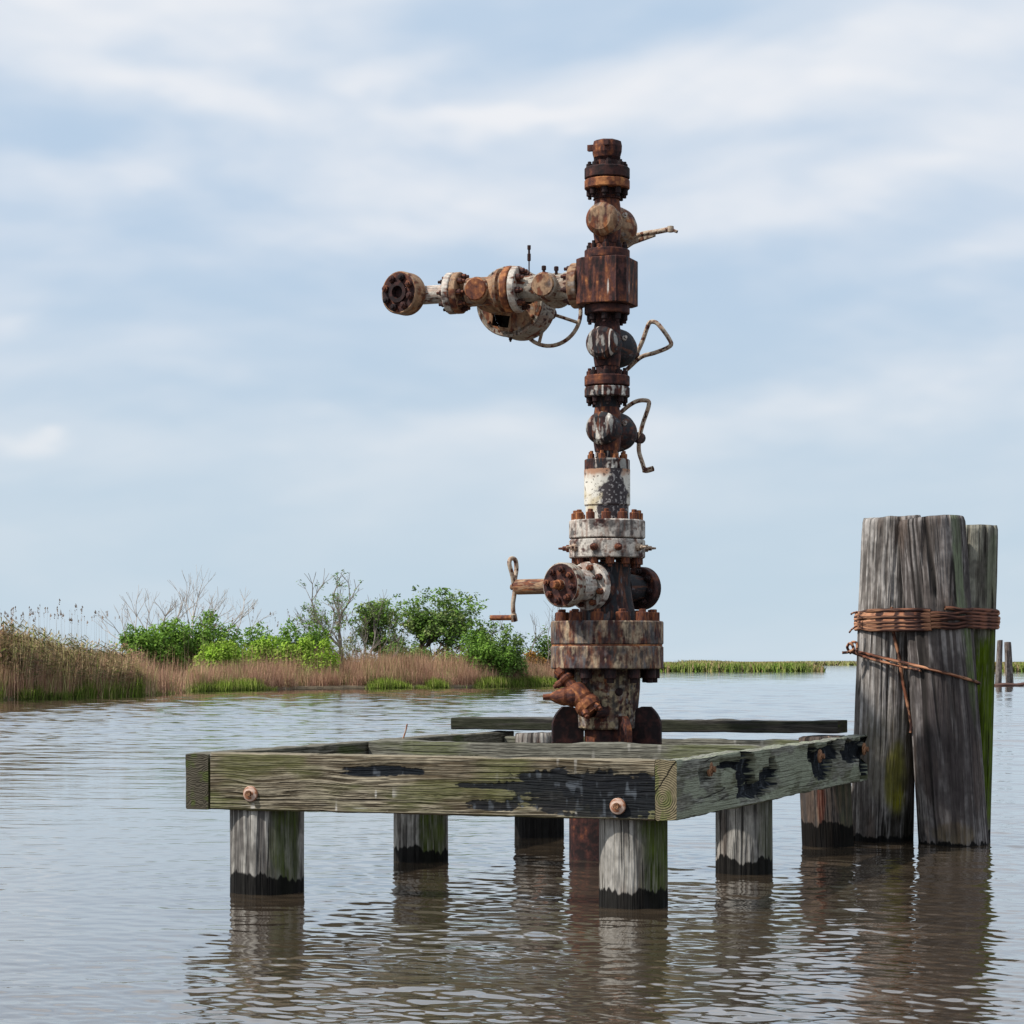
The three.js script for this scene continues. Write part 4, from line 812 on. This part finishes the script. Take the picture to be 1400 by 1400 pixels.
{ // --- tubing spool and the flanges over it
  mesh('spool_body', turned([[38, 322], [38, 338], [36, 348], [32, 372], [32, 404]], 48), MT.black, well);
  const lo = mesh('spool_flange', turned(disc(52, -12.5, 12.5, 1.4), 56), MT.mottle, well, [0, 422.5, 0]);
  ringOf(lo, 12, 43, -12.5, -1, 6.2, 9, 4, MT.brown, 0.1);
  const pin = turned([[0, 0], [5.2, 0], [5.2, 4], [3.4, 5], [3.4, 9], [1.8, 10], [1.4, 15], [0, 15.5]], 10);
  for (let i = 0; i < 10; i++) { const t = 0.33 + i / 10 * Math.PI * 2; aim(mesh('lockdown_screw', pin, i % 3 ? MT.bolt : MT.rod, lo, [51.5 * Math.cos(t), 1, 51.5 * Math.sin(t)]), [Math.cos(t), 0, Math.sin(t)]); }
  const hi = mesh('spool_flange', turned(disc(52, -12.5, 12.5, 1.4), 56), MT.mottle, well, [0, 449, 0]);
  hi.rotation.y = 0.3;
  ringOf(hi, 12, 43, 12.5, 1, 6.5, 10, 4, [MT.bolt, MT.orange, MT.bolt], 0.0);
  mesh('gasket_ring', turned([[47, 433], [47, 438]], 40), MT.dark, well);
  mesh('white_spool', turned([[29.5, 459], [29.5, 481], [31.5, 483], [31.5, 531]], 56, true), MT.spool, well).userData.label = 'white painted spool with flaked black patch';
}
function neck(y0, y1, r, m) { mesh('neck', turned([[r + 3, y0], [r, y0 + 4], [r, y1 - 4], [r + 3, y1]], 32), m, well); }
function flange(y0, y1, r, m, bolts) {
  const f = mesh('flange', turned(disc(r, y0 - y1, 0), 44), m, well, [0, y1, 0]);
  f.rotation.y = salt;
  if (bolts) ringOf(f, bolts.n ?? 8, bolts.R ?? r - 7, bolts.up > 0 ? 0 : y0 - y1, bolts.up, 4.6, bolts.h ?? 7, bolts.stud ?? 4, bolts.m, bolts.phase ?? 0.2);
  return f;
}
// gate valve lying across the stack: rounded bonnet cap towards the boat, bulged body and stem behind
function gateValve(y, m, mb, capMat) {
  const v = groupOf('gate_valve', well, [0, y, 0]);
  const b = mesh('valve_body', turned([[19, 26], [22.5, 20], [22.5, 4], [20, -6], [23, -16], [26.5, -30], [27, -46], [24, -60], [16, -70], [9, -74], [9, -84], [5, -84], [5, -96], [0, -96]], 40), m, v); b.rotation.x = Math.PI / 2;
  const c = mesh('bonnet_cap', turned([[22.4, -3], [22.4, 0], [20.5, 4], [15.5, 8.5], [0, 9]], 40, false, true), capMat ?? m, v, [0, 0, 24]); c.rotation.x = Math.PI / 2;
  const w = mesh('valve_web', turned([[17, -30], [19, -16], [19, 16], [17, 30]], 32), mb, v);
  const fit = mesh('grease_fitting', turned([[0, 0], [3.6, 0], [3.6, 4], [2.2, 5], [2.2, 8], [0, 8.5]], 8), MT.pale, v, [19, 8, -12]); aim(fit, [0.75, 0.35, 0.6]);
  return v;
}
{ // --- the stack, from the white spool up
  flange(530, 545, 31, MT.blackDrip, { up: 1, m: [MT.bolt, MT.orange] });
  neck(545, 572, 16, MT.blackDrip);
  const v1 = gateValve(586, MT.black, MT.brown, MT.blackDrip);
  neck(600, 632, 16, MT.black);
  flange(630, 643.5, 31, MT.blackDrip, { up: -1, m: MT.boltDark, h: 8 });
  flange(645, 659, 31, MT.brown, { up: 1, m: [MT.bolt, MT.dark] });
  neck(659, 684, 15.5, MT.dark);
  const v2 = gateValve(702, MT.black, MT.dark, MT.blackDrip);
  neck(718, 748, 15.5, MT.dark);
  flange(743, 755.5, 31, MT.dark, { up: -1, m: MT.boltDark, h: 9 });
  const blk = new THREE.Shape(), a = 36, c = 11;                     // tee block with cut corners
  blk.moveTo(-a + c, -a); blk.lineTo(a - c, -a); blk.lineTo(a, -a + c); blk.lineTo(a, a - c); blk.lineTo(a - c, a); blk.lineTo(-a + c, a); blk.lineTo(-a, a - c); blk.lineTo(-a, -a + c);
  const bg = noUV(new THREE.ExtrudeGeometry(blk, { depth: 60, bevelEnabled: true, bevelSize: 1.2, bevelThickness: 1.2, bevelSegments: 2, bevelOffset: -1.2 }).rotateX(-Math.PI / 2));
  mesh('tee_block', bg, MT.block, well, [0, 756.5, 0]);
  flange(818.5, 831, 31, MT.brown, { up: 1, m: MT.boltDark });
  neck(831, 856, 16, MT.brown);
  const v3 = gateValve(870, MT.tan, MT.brown, MT.tan);
  neck(884, 904, 16, MT.dark);
  flange(914, 926.5, 31, MT.orange, { up: -1, m: MT.boltDark, h: 9 });
  flange(928, 943, 31, MT.dark, { up: 1, m: MT.boltDark, h: 6, stud: 3 });
  neck(900, 916, 16.5, MT.dark);
  neck(943, 957, 15.5, MT.dark);
  const cap = mesh('tree_cap', turned([[16, 955], [19, 957], [21, 964], [21.5, 972], [20, 978.5], [16, 980.5], [0, 981]], 8), MT.brown, well);
  mesh('hammer_lug', noUV(new THREE.BoxGeometry(9, 8, 7, 1, 1, 1)), MT.brown, cap, [-21, 971, 6]); mesh('hammer_lug', noUV(new THREE.BoxGeometry(9, 8, 7)), MT.brown, cap, [8, 973, -20]); mesh('hammer_lug', noUV(new THREE.BoxGeometry(7, 7, 7)), MT.dark, cap, [6, 974, 19]);
  // handles on the stems behind the valves
  const R3 = rodUV(rod([[2, -10, -86], [12, -6, -88], [25, -3, -88], [45, -1.5, -87], [63, 0.5, -86]], 3.7), 70); mesh('crank_handle', R3, MT.rod, v3);
  mesh('handle_knob', turned([[0, -5], [4.4, -4], [4.8, 0], [4.4, 4], [0, 5]], 12), MT.rod, v3, [64, 0.5, -86]); mesh('handle_grip', rodUV(rod([[64, 0, -86], [74, -4, -85]], 2.2), 12), MT.rod, v3);
  mesh('valve_hub', turned([[0, -5], [8, -5], [8, 5], [0, 5]], 12), MT.rod, v3, [0, -6, -90]).rotation.x = Math.PI / 2;
  mesh('handle_web', noUV(new THREE.ExtrudeGeometry(new THREE.Shape([new THREE.Vector2(-2, -20), new THREE.Vector2(8, -14), new THREE.Vector2(40, -5), new THREE.Vector2(40, 0), new THREE.Vector2(12, 0), new THREE.Vector2(-4, 4)]), { depth: 3, bevelEnabled: true, bevelSize: 1, bevelThickness: 1, bevelSegments: 1 })), MT.rod, v3, [0, -2, -90]);
  mesh('bent_handle', rodUV(rod([[-2, -23, -92], [21, -7, -88], [41, -2.5, -86], [60, 4, -86], [65, 8, -86], [64, 12, -86], [52, 30, -86], [42, 40, -86], [34, 40.5, -86], [31, 36, -86], [23, 15, -86], [15, 0, -88]], 3.1, 9, 90), 190), MT.rod, v2);
  mesh('valve_hub', turned([[0, -5], [8, -5], [8, 5], [0, 5]], 12), MT.dark, v2, [8, -2, -90]).rotation.x = Math.PI / 2;
  mesh('bent_handle', rodUV(rod([[-12, 33, -94], [2, 42, -90], [14, 47, -87], [25, 48, -86], [32, 46, -86], [32, 40, -86], [23, 14, -86], [18, -4, -88], [17, -22, -88], [23, -40, -86], [26, -50, -86]], 3.1, 9, 90), 150), MT.rod, v1);
  mesh('valve_hub', turned([[0, -5], [8, -5], [8, 5], [0, 5]], 12), MT.dark, v1, [17, -4, -90]).rotation.x = Math.PI / 2;
  mesh('handle_grip', rodUV(rod([[24, -49, -86], [29, -50, -86], [39, -48, -85]], 4.0), 16), MT.rod, v1);
}
{ // --- side arm running off the tee block
  const arm = groupOf('side_arm', well, [0, 785, 0]);
  const along = (m, x) => { m.position.x = x; m.rotation.z = Math.PI / 2; return m; };       // +y of the piece points away from the block
  const f1 = along(mesh('arm_flange', turned(disc(31, 0, 13), 40), MT.tan, arm), -36.5); ringOf(f1, 8, 24, 13, 1, 4.4, 6, 4, [MT.dark, MT.brown], 0.35);
  along(mesh('arm_pipe', turned([[26, 49], [20, 58], [18, 64], [18, 124], [22, 128]], 32), MT.drum, arm), 0);
  // first valve: round cap to the front, two fittings on top
  const va = groupOf('small_valve', arm, [-84, 0, 0]);
  const vb = mesh('valve_body', turned([[15, 28], [18, 24], [19, 12], [20, -8], [24, -24], [24, -36], [16, -46], [0, -47]], 32), MT.drum, va); vb.rotation.x = Math.PI / 2;
  const vc = mesh('bonnet_cap', turned([[16.5, -1], [15, 1.5], [0, 2]], 32), MT.tan, va, [0, 0, 27]); vc.rotation.x = Math.PI / 2;
  const fit = turned([[0, 0], [2.2, 0], [2.2, 5], [3.4, 5.5], [3.4, 10], [2.6, 11], [0, 11.5]], 8);
  mesh('grease_fitting', fit, MT.dark, va, [-3, 17, 14]); mesh('grease_fitting', fit, MT.dark, va, [13, 16, 8]);
  const f2 = along(mesh('arm_flange', turned(disc(32, 0, 10), 44), MT.pale, arm), -125.5); ringOf(f2, 8, 24.5, 0, -1, 4.8, 7, 4, [MT.brown, MT.dark], 0.2);
  along(mesh('arm_flange', turned(disc(32, 0, 10), 44), MT.orange, arm), -137);
  // ribbed bonnet running on to the second valve
  along(mesh('arm_pipe', turned([[26, 146.5], [26, 152], [30, 154], [30, 158], [25, 161], [20, 170], [20, 204]], 36), MT.tan, arm), 0);
  const vd = groupOf('actuated_valve', arm, [-184, 0, 0]);
  const ve = mesh('valve_body', turned([[14, 26], [17.5, 22], [18.5, 10], [18.5, -12], [24, -26], [24, -50], [20, -62]], 32), MT.tan, vd); ve.rotation.x = Math.PI / 2;
  const vf = mesh('bonnet_cap', turned([[16, -1], [14.5, 1.5], [0, 2]], 32), MT.orange, vd, [0, 0, 25]); vf.rotation.x = Math.PI / 2;
  // drum housing behind it, open window in its front plate, and the handwheel on its stem
  const drum = groupOf('gear_drum', vd, [16, -5, -66]);
  const dr = mesh('drum_shell', turned([[47, -58], [49, -56], [49, -4], [50.5, -3], [50.5, 1], [49, 2], [43, 2]], 56), MT.drum, drum); dr.rotation.x = Math.PI / 2;
  mesh('drum_back', turned([[0, -58], [20, -62], [47, -58]], 48), MT.drum, drum).rotation.x = Math.PI / 2;
  const face = new THREE.Shape(); face.absarc(0, 0, 47, 0, Math.PI * 2);
  const hole = new THREE.Path(); hole.moveTo(-27, -33); hole.lineTo(-2, -38); hole.lineTo(1, -21); hole.lineTo(-25, -17); face.holes.push(hole);
  mesh('drum_face', noUV(new THREE.ExtrudeGeometry(face, { depth: 3, bevelEnabled: false, curveSegments: 40 })), MT.tan, drum, [0, 0, -1]);
  for (let i = 0; i < 7; i++) { const t = 0.3 + i * 0.9; aim(mesh('bolt', boltGeo(2.8, 2.5, 1), MT.bolt, drum, [42 * Math.cos(t), 42 * Math.sin(t), 2]), [0, 0, 1]); }
  aim(mesh('drain_plug', boltGeo(2.6, 4, 2), MT.dark, drum, [-6, -49, -18]), [0, -1, 0]);
  const hw = groupOf('handwheel', vd, [46, -12, -150]);
  mesh('stem', turned([[0, -4], [9, -4], [9, 6], [6, 8], [6, 26], [4, 28], [4, 40]], 14), MT.brown, hw).rotation.x = Math.PI / 2;
  mesh('rim', rodUV(new THREE.TorusGeometry(47, 3.0, 9, 56), 300), MT.rod, hw);
  for (const t of [-0.35, -1.95, 1.6, 2.9]) mesh('spoke', rodUV(rod([[5 * Math.cos(t), 5 * Math.sin(t), 0], [26 * Math.cos(t), 26 * Math.sin(t), 5], [47 * Math.cos(t), 47 * Math.sin(t), 0]], 2.5), 50), MT.rod, hw);
  // thin gauge pipe standing up
  const gp = mesh('gauge_pipe', turned([[1, 20], [1, 38], [2.6, 39], [2.6, 48], [1.6, 49], [1.6, 54], [2.6, 54.5], [2.6, 60], [0, 60.5]], 8), MT.dark, arm, [-114, 0, 0]);
  // flange pair towards the far end
  const f3 = along(mesh('arm_flange', turned(disc(29, 0, 9.5), 40), MT.tan, arm), -214); ringOf(f3, 8, 22, 0, -1, 4.4, 7, 4, [MT.brown, MT.bolt], 0.1);
  const f4 = along(mesh('arm_flange', turned(disc(29, 0, 10), 40), MT.pale, arm), -224.5); ringOf(f4, 8, 22, 10, 1, 4, 5, 4, [MT.dark, MT.brown], 0.1);
  along(mesh('arm_pipe', turned([[22, 234], [15, 240], [13, 246], [13, 298]], 28), MT.pale, arm), 0);
  // end tee with its blind flange turned to the front
  const tee = groupOf('end_tee', arm, [-292, 1, 0]); tee.rotation.y = -0.2;
  mesh('tee_body', turned([[0, -16], [14, -16], [17, -11], [17, 12], [24, 16]], 32), MT.black, tee).rotation.x = Math.PI / 2;
  const ef = mesh('blind_flange', turned([[18, -10], [26, -8], [29.5, -6], [30, -4], [30, 17], [28.6, 18.5], [14, 18.5], [14, 22], [9, 22], [9, 12], [0, 12]], 48), MT.tan, tee, [0, 0, 12]); mesh('bore_plug', turned([[14.5, 18], [14.5, 22.5], [9, 22.6], [8, 14], [0, 14]], 24), MT.boltDark, tee, [0, 0, 12]).rotation.x = Math.PI / 2; ef.rotation.x = Math.PI / 2;
  mesh('flange_face', turned([[27.5, 18.6], [14.2, 18.7]], 48), MT.dark, tee, [0, 0, 12]).rotation.x = Math.PI / 2;
  ringOf(ef, 8, 21.5, 18.5, 1, 5.2, 5.5, 2.5, [MT.dark, MT.boltDark, MT.brown], 0.3);
}
{ // --- casing outlet: two flanges and a valve towards the front, stem and crank to the side; blind flange behind
  const A = groupOf('casing_outlet', well, [0, 371, 0]);
  A.rotation.y = -(38 - 21.07) * Math.PI / 180;                     // +z of this group is the bore
  const out = (m, z) => { m.position.z = z; m.rotation.x = Math.PI / 2; return m; };
  const fa = out(mesh('outlet_flange', turned([[20, 0], [31.5, 0], [33, 1.5], [33, 10], [31.5, 11.5], [20, 12]], 44), MT.pale, A), 36); ringOf(fa, 8, 25.5, 11.5, 1, 4.6, 6, 3, [MT.bolt, MT.brown], 0.3);
  out(mesh('outlet_flange', turned(disc(33, 0, 8), 44), MT.black, A), 27);
  out(mesh('outlet_neck', turned([[26, 12], [24, 27]], 32), MT.black, A), 0);
  const vb = out(mesh('valve_body', turned([[18, 46], [21, 52], [22, 60], [22, 82], [24, 88]], 36), MT.pale, A), 0);
  const fb = out(mesh('outlet_flange', turned([[20, 0], [28, 0], [30, 1.5], [30, 7], [28.6, 8], [30, 9], [30, 17], [28.6, 18.4], [8, 18.4], [0, 18.4]], 48), MT.drum, A), 88);
  out(mesh('flange_face', turned([[28, 18.6], [7.5, 18.7]], 48), MT.dark, A), 88);
  ringOf(fb, 8, 21, 18.4, 1, 4.8, 5, 3, [MT.brown, MT.bolt, MT.dark], 0.15);
  out(mesh('bull_plug', turned([[7, 0], [7, 8], [5.5, 9], [5.5, 17], [4.5, 18], [0, 18]], 8), MT.orange, A), 106);
  const st = groupOf('valve_stem', A, [-14, 0, 70]);
  const s1 = mesh('stem_housing', turned([[15, 0], [15, 12], [10.5, 16], [10.5, 86], [9, 88], [4, 88], [4, 97], [0, 97]], 28), MT.tan, st); s1.rotation.z = Math.PI / 2;
  mesh('crank_handle', rodUV(rod([[-92, -2, 0], [-92, 16, 5], [-94, 33, 9], [-95, 39, 4], [-95, 38, -5], [-94, 28, -7], [-92, 10, -1], [-92, -8, 0], [-93, -24, 2], [-93, -42, 0]], 3.1, 9, 80), 130), MT.rod, st);
  mesh('handle_grip', rodUV(rod([[-92, -42, -1], [-102, -42, 5], [-124, -42, 12]], 3.8), 34), MT.orange, st);
  mesh('handle_knob', turned([[0, -5.5], [4.6, -5], [4.6, 5], [0, 5.5]], 12), MT.rod, st, [-93, -42, 0]).rotation.x = 0.3;
  const rear = out(mesh('outlet_flange', turned(disc(30, 0, 16), 44), MT.dark, A), -88); ringOf(rear, 8, 23, 16, 1, 4.4, 5, 3, MT.boltDark, 0.2);
  out(mesh('outlet_neck', turned([[18, -74], [20, -30]], 28), MT.black, A), 0);
}
{ // --- small rusted needle valve screwed into the casing head
  const N = groupOf('needle_valve', well, [-19, 224, 62]);
  const ax = V(56, -59, 10).normalize();
  const B = aim(groupOf('valve_block', N), ax.toArray());
  mesh('valve_barrel', mergeGeometries([
    turned([[0, -47], [7.5, -47], [7.5, -38], [5, -37], [5, -33], [11, -32], [12.5, -29], [11, -25], [8.5, -24], [8.5, -15], [13, -12], [15, -6], [15, 8], [13.5, 12], [16.5, 13], [17.5, 20], [16, 26], [12, 28], [12, 33], [0, 33]], 24),
  ]), MT.fresh, B);
  aim(mesh('stub_cone', turned([[14, -4], [14, 6], [12, 12], [12.5, 16], [9, 26], [4.5, 34], [4, 44], [0, 44]], 20), MT.fresh, N, [-4, -2, 2]), [-0.88, -0.02, 0.35]);
  for (const [x, y, z, d] of [[14, -22, 16, [0.5, -0.7, 0.5]], [26, -14, 8, [0.8, -0.4, 0.3]], [-24, 16, 6, [-0.7, -0.5, 0.4]]]) aim(mesh('bolt', boltGeo(5.5, 7, 4), MT.bolt, N, [x, y, z]), d);
  aim(mesh('nipple', turned([[8, -4], [8, 40]], 16), MT.dark, N, [22, -22, 4]), [0.2, -0.05, -1]);
}
// ------------------------------------------------------------------ keep every thing at three levels: thing > part > sub-part
scene.updateMatrixWorld(true);
for (const g of well.children.filter((o) => o.name === 'side_arm' || o.name === 'casing_outlet')) { for (const c of [...g.children]) well.attach(c); well.remove(g); }
for (const c of [...well.children]) if (c.name === 'actuated_valve') for (const d of [...c.children]) if (d.isGroup) well.attach(d);
for (const part of well.children) {
  const deep = [];
  for (const sub of part.children) sub.traverse((o) => { if (o !== sub) deep.push(o); });
  for (const o of deep.filter((q) => q.isMesh)) part.attach(o);
  for (const o of [...part.children]) if (o.isGroup) part.remove(o);
}
renderer.render(scene, camera);
